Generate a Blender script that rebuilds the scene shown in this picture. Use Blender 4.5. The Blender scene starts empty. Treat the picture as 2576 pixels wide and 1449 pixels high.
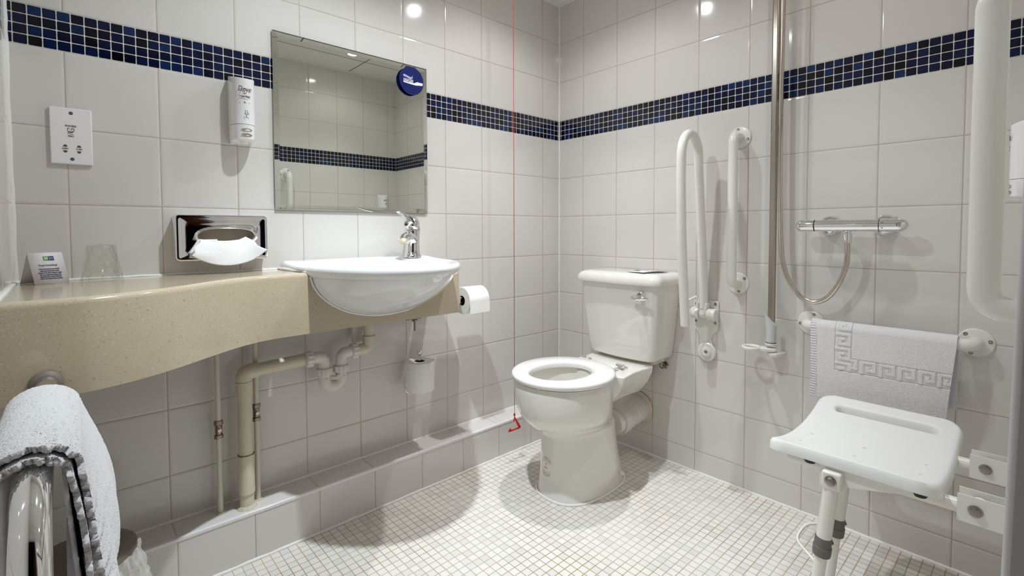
import bpy, bmesh, math, random
import numpy as np
from mathutils import Vector, Matrix
from mathutils.bvhtree import BVHTree
random.seed(7); rng = np.random.default_rng(7)
S = bpy.context.scene; COL = S.collection
PI = math.pi; V = Vector
# ------------------------------------------------------------------ room measures
ZB, ZT = 1.4847, 1.5856          # lower / upper edge of the blue mosaic band
ZC = 2.176                       # ceiling
XL, YD = -2.03, -1.735           # west wall plane, south (door) wall plane
TW, TH = 0.2, 0.199

# ------------------------------------------------------------------ mesh builder
class MB:
    def __init__(s): s.bm = bmesh.new()
    def ring(s, pts): return [s.bm.verts.new(p) for p in pts]
    def face(s, vs):
        try: return s.bm.faces.new(vs)
        except ValueError: return None
    def loft(s, rings, closed=True, cap0=True, cap1=True):
        R = [s.ring(r) for r in rings]
        for a, b in zip(R, R[1:]):
            n = len(a)
            for i in range(n if closed else n-1):
                j = (i+1) % n
                s.face([a[i], a[j], b[j], b[i]])
        if cap0: s.face(R[0][::-1])
        if cap1: s.face(R[-1])
        return s
    def box(s, x0, x1, y0, y1, z0, z1):
        return s.loft([[(x0,y0,z0),(x1,y0,z0),(x1,y1,z0),(x0,y1,z0)],[(x0,y0,z1),(x1,y0,z1),(x1,y1,z1),(x0,y1,z1)]])
    def prism(s, poly, d):
        d = V(d); return s.loft([[V(p) for p in poly], [V(p)+d for p in poly]])
    def frame(s, t, up=None):
        t = V(t).normalized(); u = V(up) if up is not None else (V((0,0,1)) if abs(t.z) < .9 else V((1,0,0)))
        a = (u - t*u.dot(t)).normalized(); return a, t.cross(a)
    def lathe(s, prof, o, ax, seg=32, cap0=True, cap1=True, sx=1, sy=1, up=None):   # prof: (radius, height along axis)
        o = V(o); ax = V(ax).normalized(); a, b = s.frame(ax, up)
        return s.loft([[o + ax*h + a*(r*sx*math.cos(2*PI*i/seg)) + b*(r*sy*math.sin(2*PI*i/seg)) for i in range(seg)] for r, h in prof], True, cap0, cap1)
    def cyl(s, p, q, r, r2=None, seg=24):
        p = V(p); q = V(q); return s.lathe([(r,0),(r if r2 is None else r2,(q-p).length)], p, q-p, seg)
    def tube(s, pts, r, seg=16, caps=True, squash=None):
        pts = [V(p) for p in pts]; n = len(pts)
        rr = r if isinstance(r, (list, tuple)) else [r]*n
        T = [(pts[min(i+1,n-1)]-pts[max(i-1,0)]).normalized() for i in range(n)]
        a, b = s.frame(T[0]); rings = []
        for i in range(n):
            a = (a - T[i]*a.dot(T[i])).normalized(); b = T[i].cross(a)
            rings.append([pts[i] + a*(rr[i]*math.cos(2*PI*k/seg)) + b*(rr[i]*math.sin(2*PI*k/seg)) for k in range(seg)])
        return s.loft(rings, True, caps, caps)
    def grid(s, f, nu, nv, close_u=False):
        P = [[s.bm.verts.new(f(i/nu, j/nv)) for j in range(nv+1)] for i in range(nu if close_u else nu+1)]
        N = len(P)
        for i in range(nu):
            for j in range(nv):
                s.face([P[i][j], P[(i+1)%N][j], P[(i+1)%N][j+1], P[i][j+1]])
        return P
    def done(s, name, mat, parent=None, ang=40, bevel=0, bseg=2, sub=0, normals=True, solid=0, kind=None, label=None):
        bm = s.bm; bm.normal_update()
        if normals: bmesh.ops.recalc_face_normals(bm, faces=bm.faces)
        off = parent.matrix_world.translation if False else (V(parent['_o']) if parent is not None else V((0,0,0)))
        if parent is not None: bmesh.ops.translate(bm, verts=bm.verts, vec=-off)
        c = math.radians(ang)
        for e in bm.edges:
            e.smooth = not (len(e.link_faces) == 2 and e.calc_face_angle(0) > c)
        for f in bm.faces: f.smooth = True
        me = bpy.data.meshes.new(name); bm.to_mesh(me); bm.free()
        o = bpy.data.objects.new(name, me); COL.objects.link(o)
        for m in (mat if isinstance(mat, (list, tuple)) else [mat]): me.materials.append(m)
        if parent is not None: o.parent = parent; o['_o'] = list(off)
        else: o['_o'] = [0,0,0]
        if solid:
            m = o.modifiers.new('solid','SOLIDIFY'); m.thickness = solid; m.offset = 0
        if bevel:
            m = o.modifiers.new('bevel','BEVEL'); m.width = bevel; m.segments = bseg; m.limit_method = 'ANGLE'; m.angle_limit = math.radians(35); m.harden_normals = False
        if sub:
            m = o.modifiers.new('sub','SUBSURF'); m.levels = sub; m.render_levels = sub
        if kind: o['kind'] = kind
        if label: o['label'] = label
        return o

def thing(name, label, cat, loc, group=None):
    o = bpy.data.objects.new(name, None); COL.objects.link(o); o.location = loc; o['_o'] = list(loc)
    o.empty_display_size = .02
    o['label'] = label; o['category'] = cat
    if group: o['group'] = group
    return o
def tag(o, label, cat, group=None):
    o['label'] = label; o['category'] = cat
    if group: o['group'] = group
    return o
def struct(name, mb, mat, **k):
    o = mb.done(name, mat, **k); o['kind'] = 'structure'; return o
def arc(c, u, v, r, a0, a1, n=10):
    c = V(c); u = V(u); v = V(v)
    return [c + u*(r*math.cos(a0+(a1-a0)*i/n)) + v*(r*math.sin(a0+(a1-a0)*i/n)) for i in range(n+1)]
def fillet(pts, r, n=8):           # polyline with rounded corners
    pts = [V(p) for p in pts]; out = [pts[0]]
    for a, b, c in zip(pts, pts[1:], pts[2:]):
        u = (a-b); w = (c-b); lu = u.length; lw = w.length; u /= lu; w /= lw
        d = min(r, lu*.49, lw*.49)
        p, q = b+u*d, b+w*d
        for i in range(n+1):
            t = i/n; out.append(p*(1-t)**2 + b*(2*t*(1-t)) + q*t*t)
    out.append(pts[-1]); return out
def smoothpath(P, n=12):           # Catmull-Rom
    P = [V(p) for p in P]; Q = [P[0]*2-P[1]] + P + [P[-1]*2-P[-2]]; out = []
    for i in range(1, len(Q)-2):
        a, b, c, d = Q[i-1:i+3]
        for k in range(n):
            t = k/n
            out.append(.5*((2*b) + (c-a)*t + (2*a-5*b+4*c-d)*t*t + (3*b-a-3*c+d)*t**3))
    out.append(P[-1]); return out
def resample(P, step):
    P = [V(p) for p in P]; d = [0]
    for a, b in zip(P, P[1:]): d.append(d[-1]+(b-a).length)
    n = max(2, int(d[-1]/step)); out = []; j = 0
    for i in range(n+1):
        t = d[-1]*i/n
        while j < len(d)-2 and d[j+1] < t: j += 1
        k = (t-d[j])/max(1e-9, d[j+1]-d[j]); out.append(P[j].lerp(P[j+1], min(1,max(0,k))))
    return out
def interp(x, xs, ys): return float(np.interp(x, xs, ys))

def text_mesh(s, size, origin, xd, yd, mat, name, parent, align='CENTER', shear=0, ext=.0002, bold=0, spacing=1, width=None):
    cu = bpy.data.curves.new('t', 'FONT'); cu.body = s; cu.size = size; cu.align_x = align; cu.align_y = 'CENTER'; cu.extrude = ext
    cu.shear = shear; cu.offset = bold; cu.space_character = spacing; cu.resolution_u = 3
    ob = bpy.data.objects.new('t', cu); COL.objects.link(ob)
    dg = bpy.context.evaluated_depsgraph_get(); me = bpy.data.meshes.new_from_object(ob.evaluated_get(dg))
    bpy.data.objects.remove(ob); bpy.data.curves.remove(cu)
    xd = V(xd).normalized(); yd = V(yd); yd = (yd - xd*yd.dot(xd)).normalized(); n = xd.cross(yd)
    w = max((v.co.x for v in me.vertices), default=1) - min((v.co.x for v in me.vertices), default=0)
    k = 1 if width is None or w < 1e-6 else width/w
    off = V(parent['_o']) if parent is not None else V((0,0,0))
    for v in me.vertices: v.co = V(origin) + xd*(v.co.x*k) + yd*v.co.y + n*v.co.z - off
    me.materials.clear(); me.materials.append(mat)
    o = bpy.data.objects.new(name, me); COL.objects.link(o)
    if parent is not None: o.parent = parent; o['_o'] = list(off)
    return o

# ------------------------------------------------------------------ materials
class NT:
    def __init__(s, name):
        s.m = bpy.data.materials.new(name); s.m.use_nodes = True; s.t = s.m.node_tree; s.n = s.t.nodes; s.l = s.t.links
        s.b = s.n['Principled BSDF']
    def node(s, t, **k):
        n = s.n.new(t)
        for a, v in k.items(): setattr(n, a, v)
        return n
    def put(s, sock, v):
        if hasattr(v, 'is_linked') or isinstance(v, bpy.types.NodeSocket): s.l.new(v, sock)
        else: sock.default_value = v
    def f(s, op, a, b=0.0, c=0.0):
        n = s.node('ShaderNodeMath', operation=op); s.put(n.inputs[0], a); s.put(n.inputs[1], b)
        if op in ('MULTIPLY_ADD','COMPARE','SMOOTH_MIN','SMOOTH_MAX'): s.put(n.inputs[2], c)
        return n.outputs[0]
    def mixc(s, t, a, b, mode='MIX'):
        n = s.node('ShaderNodeMix', data_type='RGBA', blend_type=mode); s.put(n.inputs[0], t); s.put(n.inputs[6], a); s.put(n.inputs[7], b); return n.outputs[2]
    def mixf(s, t, a, b):
        n = s.node('ShaderNodeMix', data_type='FLOAT'); s.put(n.inputs[0], t); s.put(n.inputs[2], a); s.put(n.inputs[3], b); return n.outputs[0]
    def ss(s, x, a, b):
        n = s.node('ShaderNodeMapRange', interpolation_type='SMOOTHSTEP'); s.put(n.inputs[0], x); s.put(n.inputs[1], a); s.put(n.inputs[2], b); return n.outputs[0]
    def pos(s):
        g = s.node('ShaderNodeNewGeometry'); x = s.node('ShaderNodeSeparateXYZ'); s.l.new(g.outputs['Position'], x.inputs[0]); return g.outputs['Position'], x.outputs[0], x.outputs[1], x.outputs[2]
    def obj(s): return s.node('ShaderNodeTexCoord').outputs['Object']
    def comb(s, x, y, z=0.0):
        n = s.node('ShaderNodeCombineXYZ'); s.put(n.inputs[0], x); s.put(n.inputs[1], y); s.put(n.inputs[2], z); return n.outputs[0]
    def noise(s, vec, scale, detail=2.0, rough=.5):
        n = s.node('ShaderNodeTexNoise'); s.l.new(vec, n.inputs['Vector']); n.inputs['Scale'].default_value = scale; n.inputs['Detail'].default_value = detail; n.inputs['Roughness'].default_value = rough; return n.outputs['Fac']
    def white(s, vec):
        n = s.node('ShaderNodeTexWhiteNoise', noise_dimensions='3D'); s.l.new(vec, n.inputs[0]); return n.outputs['Value'], n.outputs['Color']
    def bump(s, h, dist, strength=1.0):
        n = s.node('ShaderNodeBump'); n.inputs['Strength'].default_value = strength; n.inputs['Distance'].default_value = dist; s.l.new(h, n.inputs['Height']); s.l.new(n.outputs[0], s.b.inputs['Normal'])
    def set(s, **k):
        for a, v in k.items(): s.put(s.b.inputs[a.replace('_',' ')], v)
        return s

def mat(name, col, rough=.4, metal=0.0, coat=0.0, spec=.5, bump=None, var=0.0, trans=0.0, ior=1.45, sss=0.0):
    t = NT(name); t.set(Roughness=rough, Metallic=metal)
    t.b.inputs['Coat Weight'].default_value = coat; t.b.inputs['Coat Roughness'].default_value = .04
    t.b.inputs['Specular IOR Level'].default_value = spec; t.b.inputs['IOR'].default_value = ior
    t.b.inputs['Transmission Weight'].default_value = trans
    if sss: t.b.inputs['Subsurface Weight'].default_value = sss; t.b.inputs['Subsurface Radius'].default_value = (.01,.008,.006)
    o = t.obj(); c = (*col, 1)
    if var:
        nz = t.noise(o, 35, 3); t.set(Base_Color=t.mixc(nz, tuple(x*(1-var) for x in col)+(1,), tuple(min(1,x*(1+var)) for x in col)+(1,)))
    else: t.set(Base_Color=c)
    if bump: t.bump(t.noise(o, bump[0], 3), bump[1])
    return t.m

TILE = (.70,.675,.645,1); GROUT = (.53,.48,.41,1)
TILT, WAV = .25, .55
def tile_mat(name, axis, u0, m0, rows=True, grout=GROUT, bs=1.0):
    """glazed 200 mm wall tiles with a four-row navy mosaic band, laid out in the room's own measures"""
    t = NT(name); P, x, y, z = t.pos(); src = {'x': x, 'y': y}[axis]
    u = t.f('MULTIPLY', src, -1.0)
    U = t.f('DIVIDE', t.f('SUBTRACT', u, u0), TW); iu = t.f('FLOOR', U); fu = t.f('FRACT', U)
    du = t.f('MULTIPLY', t.f('MINIMUM', fu, t.f('SUBTRACT', 1.0, fu)), TW)
    if rows:
        above = t.f('GREATER_THAN', z, (ZB+ZT)/2)
        vz = t.mixf(above, t.f('SUBTRACT', ZB, z), t.f('SUBTRACT', z, ZT))
        Vv = t.f('DIVIDE', vz, TH); iv = t.f('ADD', t.f('FLOOR', Vv), t.f('MULTIPLY', above, 50.0)); fv = t.f('FRACT', Vv)
        dv = t.f('MULTIPLY', t.f('MINIMUM', fv, t.f('SUBTRACT', 1.0, fv)), TH)
        d = t.f('MINIMUM', du, dv)
    else:
        iv = t.f('FLOOR', t.f('MULTIPLY', z, 8.0)); fv = t.f('FRACT', t.f('MULTIPLY', z, 5.0)); d = du
    cell = t.comb(iu, iv); rv, rc = t.white(cell)
    tile = t.ss(d, .0007, .0017)                                  # 0 in the joint, 1 on the tile
    wav = t.noise(P, 7.0, 1.0); n2 = t.noise(P, 60, 3)
    sep = t.node('ShaderNodeSeparateColor'); t.l.new(rc, sep.inputs[0])
    tilt = t.f('ADD', t.f('MULTIPLY', t.f('SUBTRACT', sep.outputs[0], .5), fu), t.f('MULTIPLY', t.f('SUBTRACT', sep.outputs[1], .5), fv))
    pillow = t.ss(d, .001, .007)
    h = t.f('ADD', t.f('MULTIPLY', pillow, .45), t.f('ADD', t.f('MULTIPLY', tilt, TILT), t.f('MULTIPLY', wav, WAV)))
    tc = t.mixc(rv, tuple(c*.985 for c in TILE[:3])+(1,), TILE)
    stain = t.ss(t.noise(P, 2.3, 2), .45, .75)
    gc = t.mixc(t.f('MULTIPLY', stain, .5), grout, (.42,.32,.21,1))
    col = t.mixc(tile, gc, tc); rough = t.mixf(tile, .65, .09); hh = t.f('MULTIPLY_ADD', tile, .5, h)
    if rows:
        M = t.f('DIVIDE', t.f('SUBTRACT', u, m0), .0271); N = t.f('DIVIDE', t.f('SUBTRACT', z, ZB), (ZT-ZB)/4)
        fm = t.f('FRACT', M); fn = t.f('FRACT', N)
        dm = t.f('MULTIPLY', t.f('MINIMUM', fm, t.f('SUBTRACT', 1.0, fm)), .0271)
        dn = t.f('MULTIPLY', t.f('MINIMUM', fn, t.f('SUBTRACT', 1.0, fn)), .0252)
        # rounded corners of each mosaic piece, a little wobble
        wob = t.f('MULTIPLY', t.f('SUBTRACT', t.noise(P, 90, 2), .5), .0012)
        a = t.f('MAXIMUM', t.f('SUBTRACT', .0035, dm), 0.0); b = t.f('MAXIMUM', t.f('SUBTRACT', .0035, dn), 0.0)
        cr = t.f('SQRT', t.f('ADD', t.f('MULTIPLY', a, a), t.f('MULTIPLY', b, b)))
        mm = t.f('SUBTRACT', 1.0, t.ss(t.f('ADD', cr, wob), .0020, .0028))
        mv, mc = t.white(t.comb(t.f('FLOOR', M), t.f('ADD', t.f('FLOOR', N), 200.0)))
        ramp = t.node('ShaderNodeValToRGB'); t.l.new(mv, ramp.inputs[0]); e = ramp.color_ramp.elements
        e[0].position = 0; e[0].color = (.0012,.0014,.005,1); e[1].position = 1; e[1].color = (.006,.028,.105,1)
        k = e.new(.22); k.color = (.0025,.004,.020,1); k = e.new(.8); k.color = (.004,.010,.055,1)
        inner = t.mixc(t.noise(P, 120, 2), (.4,.4,.4,1), (1.35,1.35,1.35,1))
        navy = t.mixc(1.0, ramp.outputs[0], inner, 'MULTIPLY')
        band = t.f('MULTIPLY', t.f('GREATER_THAN', z, ZB), t.f('LESS_THAN', z, ZT))
        mcol = t.mixc(mm, (.70,.67,.60,1), navy)
        col = t.mixc(band, col, mcol); rough = t.mixf(band, rough, t.mixf(mm, .6, .12))
        mh = t.f('ADD', t.f('MULTIPLY', mm, .6), t.f('MULTIPLY', t.f('SUBTRACT', mv, .5), t.f('MULTIPLY', fm, .4)))
        hh = t.mixf(band, hh, mh)
    t.set(Base_Color=col, Roughness=rough); t.b.inputs['Specular IOR Level'].default_value = .5
    t.bump(hh, .0014, bs); return t.m

def floor_mat():
    t = NT('floor_mosaic'); P, x, y, z = t.pos(); p = .0265
    U = t.f('DIVIDE', t.f('ADD', x, .0021), p); W = t.f('DIVIDE', t.f('ADD', y, 1.3648), p)
    fu, fw = t.f('FRACT', U), t.f('FRACT', W)
    d = t.f('MULTIPLY', t.f('MINIMUM', t.f('MINIMUM', fu, t.f('SUBTRACT', 1.0, fu)), t.f('MINIMUM', fw, t.f('SUBTRACT', 1.0, fw))), p)
    tile = t.ss(d, .0008, .0017)
    rv, rc = t.white(t.comb(t.f('FLOOR', U), t.f('FLOOR', W), 3.0))
    pink = t.mixc(t.ss(t.noise(P, 1.6, 1), .35, .65), (.80,.785,.75,1), (.78,.735,.69,1))
    tc = t.mixc(t.f('POWER', rv, 3.0), pink, (.68,.67,.64,1))
    tc = t.mixc(t.f('MULTIPLY', t.noise(P, 220, 2), .12), tc, (.5,.48,.44,1))
    gs = t.ss(t.noise(P, 3.2, 3), .40, .68)
    gc = t.mixc(gs, (.50,.42,.32,1), (.36,.24,.12,1))
    gc = t.mixc(t.ss(t.noise(P, 1.1, 2), .52, .7), gc, (.56,.50,.42,1))
    t.set(Base_Color=t.mixc(tile, gc, tc), Roughness=t.mixf(tile, .8, .34))
    t.bump(t.f('ADD', t.f('MULTIPLY', tile, .6), t.f('MULTIPLY', t.noise(P, 300, 2), .15)), .0007); return t.m

def stone_mat():
    t = NT('speckled_stone'); o, _, _, _ = t.pos()
    n1 = t.noise(o, 330, 2, .6); n2 = t.noise(o, 150, 2, .5); n3 = t.noise(o, 9, 3)
    c = t.mixc(n3, (.47,.395,.285,1), (.51,.435,.32,1))
    c = t.mixc(t.f('MULTIPLY', t.ss(n1, .56, .72), .55), c, (.36,.27,.17,1))
    c = t.mixc(t.f('MULTIPLY', t.ss(n2, .66, .74), .6), c, (.22,.16,.10,1))
    c = t.mixc(t.f('MULTIPLY', t.ss(t.noise(o, 240, 2), .62, .74), .5), c, (.75,.68,.56,1))
    t.set(Base_Color=c, Roughness=.16); t.b.inputs['Coat Weight'].default_value = .3; t.b.inputs['Coat Roughness'].default_value = .05
    return t.m
def towel_mat(nm, k):
    t = NT(nm); o = t.obj(); n = t.noise(o, 1500, 2, .7); n2 = t.noise(o, 520, 3, .6)
    t.set(Base_Color=t.mixc(n2, (.70*k,.69*k,.70*k,1), (.78*k,.77*k,.785*k,1)), Roughness=.95); t.b.inputs['Specular IOR Level'].default_value = .1
    t.b.inputs['Sheen Weight'].default_value = .4; t.b.inputs['Sheen Roughness'].default_value = .5
    t.bump(t.f('ADD', t.f('MULTIPLY', n, .6), n2), .0014, .8); return t.m
def emit_mat(name, col, st):
    t = NT(name); t.set(Base_Color=(0,0,0,1)); t.b.inputs['Emission Color'].default_value = (*col,1); t.b.inputs['Emission Strength'].default_value = st; return t.m
def film_mat():
    t = NT('clear_film'); o = t.obj()
    g = t.node('ShaderNodeBsdfGlossy'); g.inputs['Roughness'].default_value = .08
    tr = t.node('ShaderNodeBsdfTransparent'); tr.inputs[0].default_value = (.97,.97,.965,1)
    mx = t.node('ShaderNodeMixShader'); lw = t.node('ShaderNodeLayerWeight'); lw.inputs[0].default_value = .35
    t.l.new(t.f('MULTIPLY_ADD', lw.outputs['Fresnel'], .22, .02), mx.inputs[0]); t.l.new(tr.outputs[0], mx.inputs[1]); t.l.new(g.outputs[0], mx.inputs[2])
    b = t.node('ShaderNodeBump'); b.inputs['Distance'].default_value = .004; t.l.new(t.noise(o, 90, 3), b.inputs['Height']); t.l.new(b.outputs[0], g.inputs['Normal']); t.l.new(b.outputs[0], lw.inputs['Normal'])
    t.l.new(mx.outputs[0], t.n['Material Output'].inputs[0]); return t.m
def bag_mat():
    t = NT('thin_plastic_bag'); o = t.obj()
    d = t.node('ShaderNodeBsdfPrincipled'); d.inputs['Base Color'].default_value = (.85,.85,.83,1); d.inputs['Roughness'].default_value = .25
    tr = t.node('ShaderNodeBsdfTransparent'); mx = t.node('ShaderNodeMixShader'); mx.inputs[0].default_value = .42
    b = t.node('ShaderNodeBump'); b.inputs['Distance'].default_value = .004; t.l.new(t.noise(o, 60, 3), b.inputs['Height']); t.l.new(b.outputs[0], d.inputs['Normal'])
    t.l.new(tr.outputs[0], mx.inputs[1]); t.l.new(d.outputs[0], mx.inputs[2]); t.l.new(mx.outputs[0], t.n['Material Output'].inputs[0]); return t.m
def ceil_mat():
    t = NT('ceiling_tile'); P, x, y, z = t.pos()
    U = t.f('DIVIDE', t.f('ADD', x, .384), .6); W = t.f('DIVIDE', t.f('ADD', y, 1.46), .6)
    fu, fw = t.f('FRACT', U), t.f('FRACT', W)
    d = t.f('MULTIPLY', t.f('MINIMUM', t.f('MINIMUM', fu, t.f('SUBTRACT', 1.0, fu)), t.f('MINIMUM', fw, t.f('SUBTRACT', 1.0, fw))), .6)
    line = t.f('SUBTRACT', 1.0, t.ss(d, .003, .0045))
    t.set(Base_Color=t.mixc(line, (.80,.79,.76,1), (.12,.12,.11,1)), Roughness=.7); return t.m

M = dict(
    wall_n=tile_mat('wall_tiles_north','x',.1239,.0117), wall_e=tile_mat('wall_tiles_east','y',.1594,.1483-.0271*5),
    wall_w=tile_mat('wall_tiles_west','y',.09,.004,bs=.15), wall_s=tile_mat('wall_tiles_south','x',.07,.006),
    ledge=tile_mat('ledge_tiles','x',.1239,0,rows=False), floor=floor_mat(), stone=stone_mat(), ceil=ceil_mat(),
    porc=mat('white_porcelain',(.80,.785,.74),.07,coat=.6), basin=mat('basin_porcelain',(.83,.84,.835),.05,coat=.6),
    seatp=mat('toilet_seat_plastic',(.83,.795,.775),.16,coat=.3), white=mat('white_powder_coat',(.80,.79,.74),.22,coat=.2),
    plast=mat('white_plastic',(.82,.80,.78),.3), cream=mat('cream_plastic_pipe',(.66,.60,.47),.32), trapw=mat('white_trap_plastic',(.74,.68,.65),.3),
    copper=mat('cream_painted_pipe',(.68,.63,.53),.35), brass=mat('tarnished_nickel',(.30,.25,.19),.3,1.0,var=.25), 
    chrome=mat('chrome',(.80,.80,.80),.045,1.0), satin=mat('satin_steel',(.46,.415,.37),.26,1.0), hose=mat('hose_steel',(.62,.57,.50),.22,1.0),
    steel=mat('brushed_steel',(.50,.47,.43),.3,1.0), screw=mat('screw_steel',(.32,.30,.28),.35,1.0), rust=mat('rusty_screw',(.25,.08,.03),.7),
    mirror=mat('mirror_silver',(.77,.80,.74),.0,1.0), paper=mat('soft_paper',(.88,.87,.85),.9,bump=(260,.0004)), tissue=mat('tissue_paper',(.90,.91,.92),.9,bump=(120,.0006)),
    card=mat('white_card',(.84,.82,.84),.5), ink=mat('dark_ink',(.045,.035,.06),.6), inkblue=mat('navy_print',(.04,.03,.11),.6), gold=mat('gold_print',(.40,.20,.07),.5),
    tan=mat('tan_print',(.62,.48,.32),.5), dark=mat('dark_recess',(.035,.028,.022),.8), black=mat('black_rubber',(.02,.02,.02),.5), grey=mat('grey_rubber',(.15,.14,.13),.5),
    bluep=mat('blue_enamel',(.007,.016,.13),.18,coat=.4), lilac=mat('lilac_print',(.42,.42,.62),.5), wprint=mat('white_print',(.9,.9,.92),.5),
    green=mat('green_print',(.10,.33,.06),.5), teal=mat('teal_print',(.02,.14,.15),.5), red=mat('red_plastic',(.62,.012,.012),.28), cord=mat('red_cord',(.45,.07,.05),.6),
    seal=mat('white_sealant',(.86,.85,.82),.35), trimw=mat('white_plastic_trim',(.82,.79,.80),.18,coat=.3), seatsh=mat('seat_plastic',(.83,.835,.82),.38), 
    towel=towel_mat('white_terry',1.0), matw=towel_mat('white_mat_terry',1.16), film=film_mat(), bag=bag_mat(), glass=mat('clear_tumbler',(.96,.97,.96),.02,trans=1.0,ior=1.12), soap=mat('soap_bottle_plastic',(.84,.83,.83),.25,coat=.2),
    grille=mat('dim_recess',(.30,.25,.19),.7), sticker=mat('sticker_print',(.52,.47,.36),.6), jamb=mat('grey_painted_frame',(.56,.54,.55),.4), wood=mat('brown_door_wood',(.24,.085,.022),.4,var=.2),
    navy=mat('navy_hall',(.012,.012,.035),.8), opal=mat('frosted_white_tube',(.60,.625,.60),.3), lens=emit_mat('lamp_lens',(1,.96,.9),60.0), stain=mat('wall_filler',(.66,.60,.48),.8,bump=(80,.004)))

# ------------------------------------------------------------------ setting
struct('floor', MB().box(XL-.02,.02,-1.86,.02,-.05,0), M['floor'])
struct('wall_north', MB().box(XL-.1,.1,0,.1,0,ZC+.1), M['wall_n'])
struct('wall_east', MB().box(0,.1,YD-.1,0,0,ZC+.1), M['wall_e'])
struct('wall_west', MB().box(XL-.1,XL,-1.85,0,0,ZC+.1), M['wall_w'])
struct('wall_south', MB().box(-1.25,0,YD-.11,YD,0,ZC+.1), M['wall_s'])
struct('wall_south_lintel', MB().box(XL,-1.25,YD-.11,YD-.06,2.06,ZC+.1), M['wall_s'])
struct('ceiling', MB().box(XL-.1,.1,-1.85,.1,ZC,ZC+.05), M['ceil'])
# dark hall beyond the doorway
struct('wall_hall', MB().box(-3.6,.4,-3.4,-3.3,-.05,2.5).box(.3,.4,-3.3,YD-.11,-.05,2.5).box(-3.6,-3.5,-3.3,-1.86,-.05,2.5).box(-3.5,XL-.1,-1.86,-1.80,-.05,2.5), M['navy'])
struct('floor_hall', MB().box(-3.6,.4,-3.4,-1.86,-.06,-.01), M['navy'])
struct('ceiling_hall', MB().box(-3.6,.4,-3.4,-1.85,2.45,2.5), M['navy'])
d = struct('door_1', MB().box(-1.285,-1.245,-2.62,YD-.12,.005,2.03), M['wood'], bevel=.003)
MB().cyl((-1.285,-2.52,1.0),(-1.33,-2.52,1.0),.009).cyl((-1.325,-2.52,1.0),(-1.325,-2.40,1.0),.009).done('door_handle', M['chrome'], d)
# painted edge of the door frame: stands a little out of true
struct('door_frame', MB().loft([[(-1.29,YD-.10,0),(-1.212,YD-.10,0),(-1.212,-1.6905,0),(-1.29,-1.6905,0)],[(-1.29,YD-.10,2.06),(-1.212,YD-.10,2.06),(-1.212,-1.7215,2.06),(-1.29,-1.7215,2.06)]]), M['jamb'], bevel=.006, bseg=3)
# tiled pipe boxing along the north wall
LZ, LY = .152, -.112
struct('ledge', MB().box(XL,0,LY,0,0,LZ), M['ledge'])
struct('trim_1', MB().box(XL,0,LY-.002,LY+.010,LZ-.008,LZ+.0025), M['trimw'], bevel=.002)
n_tr = [2]
def bead(pts, r=.004, m='seal'):
    P = resample(pts, .03)
    for p in P[1:-1]: p += V((random.uniform(-1,1),random.uniform(-1,1),random.uniform(-1,1)))*.0006
    struct('trim_%d' % n_tr[0], MB().tube(P, [r*random.uniform(.85,1.15) for _ in P], 8), M[m]); n_tr[0] += 1
bead([(0,0,LZ),(0,0,ZC)], .0045); bead([(XL,0,LZ),(XL,0,ZC)], .006)
bead([(XL,0,LZ),(0,0,LZ)], .0045); bead([(XL,LY,.001),(0,LY,.001)], .005); bead([(0,LY,.001),(0,YD,.001)], .0055)
# ceiling edge angle
struct('trim_%d' % n_tr[0], MB().box(XL,0,-.022,-.001,ZC-.004,ZC-.0005).box(-.022,-.001,YD,-.022,ZC-.004,ZC-.0005).box(-1.25,-.022,YD+.001,YD+.022,ZC-.004,ZC-.0005).box(XL+.001,XL+.022,YD,-.022,ZC-.004,ZC-.0005), mat('ceiling_angle',(.83,.82,.78),.4)); n_tr[0] += 1

# ------------------------------------------------------------------ ceiling lamps
LAMPS = [(-.56,-.51,'above the toilet',.82,(.97,.965,1.0)),(-.515,-1.365,'nearest the shower seat, reflected in the mirror',.24,(.95,.97,.98)),(-1.27,-.66,'above the stone counter',1.85,(.86,.945,1.0))]
BEAM, SPILL = 56.0, 15.0
for i, (lx, ly, wh, pw_, lc_) in enumerate(LAMPS):
    t = thing('downlight', 'round white recessed ceiling downlight ' + wh, 'downlight', (lx,ly,ZC), 'ceiling downlights')
    MB().lathe([(.030,0),(.030,-.004),(.040,-.005),(.044,-.002),(.044,0)], (lx,ly,ZC), (0,0,1), 40, False, False).done('bezel', M['white'], t)
    MB().lathe([(.030,-.0015),(.001,-.0015)], (lx,ly,ZC), (0,0,1), 32, False, True).done('lens', M['lens'], t)
    for nm, en, size, blend in (('beam', BEAM, 84, 1.0), ('spill', SPILL, 150, .5)):
        L = bpy.data.lights.new(nm, 'SPOT'); L.energy = en*pw_; L.spot_size = math.radians(size); L.spot_blend = blend; L.shadow_soft_size = .02; L.color = lc_
        o = bpy.data.objects.new(nm, L); COL.objects.link(o); o.parent = t; o.location = (0,0,-.008)
w = bpy.data.worlds.new('World'); S.world = w; w.use_nodes = True; w.node_tree.nodes['Background'].inputs[0].default_value = (.02,.02,.03,1)

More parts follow.
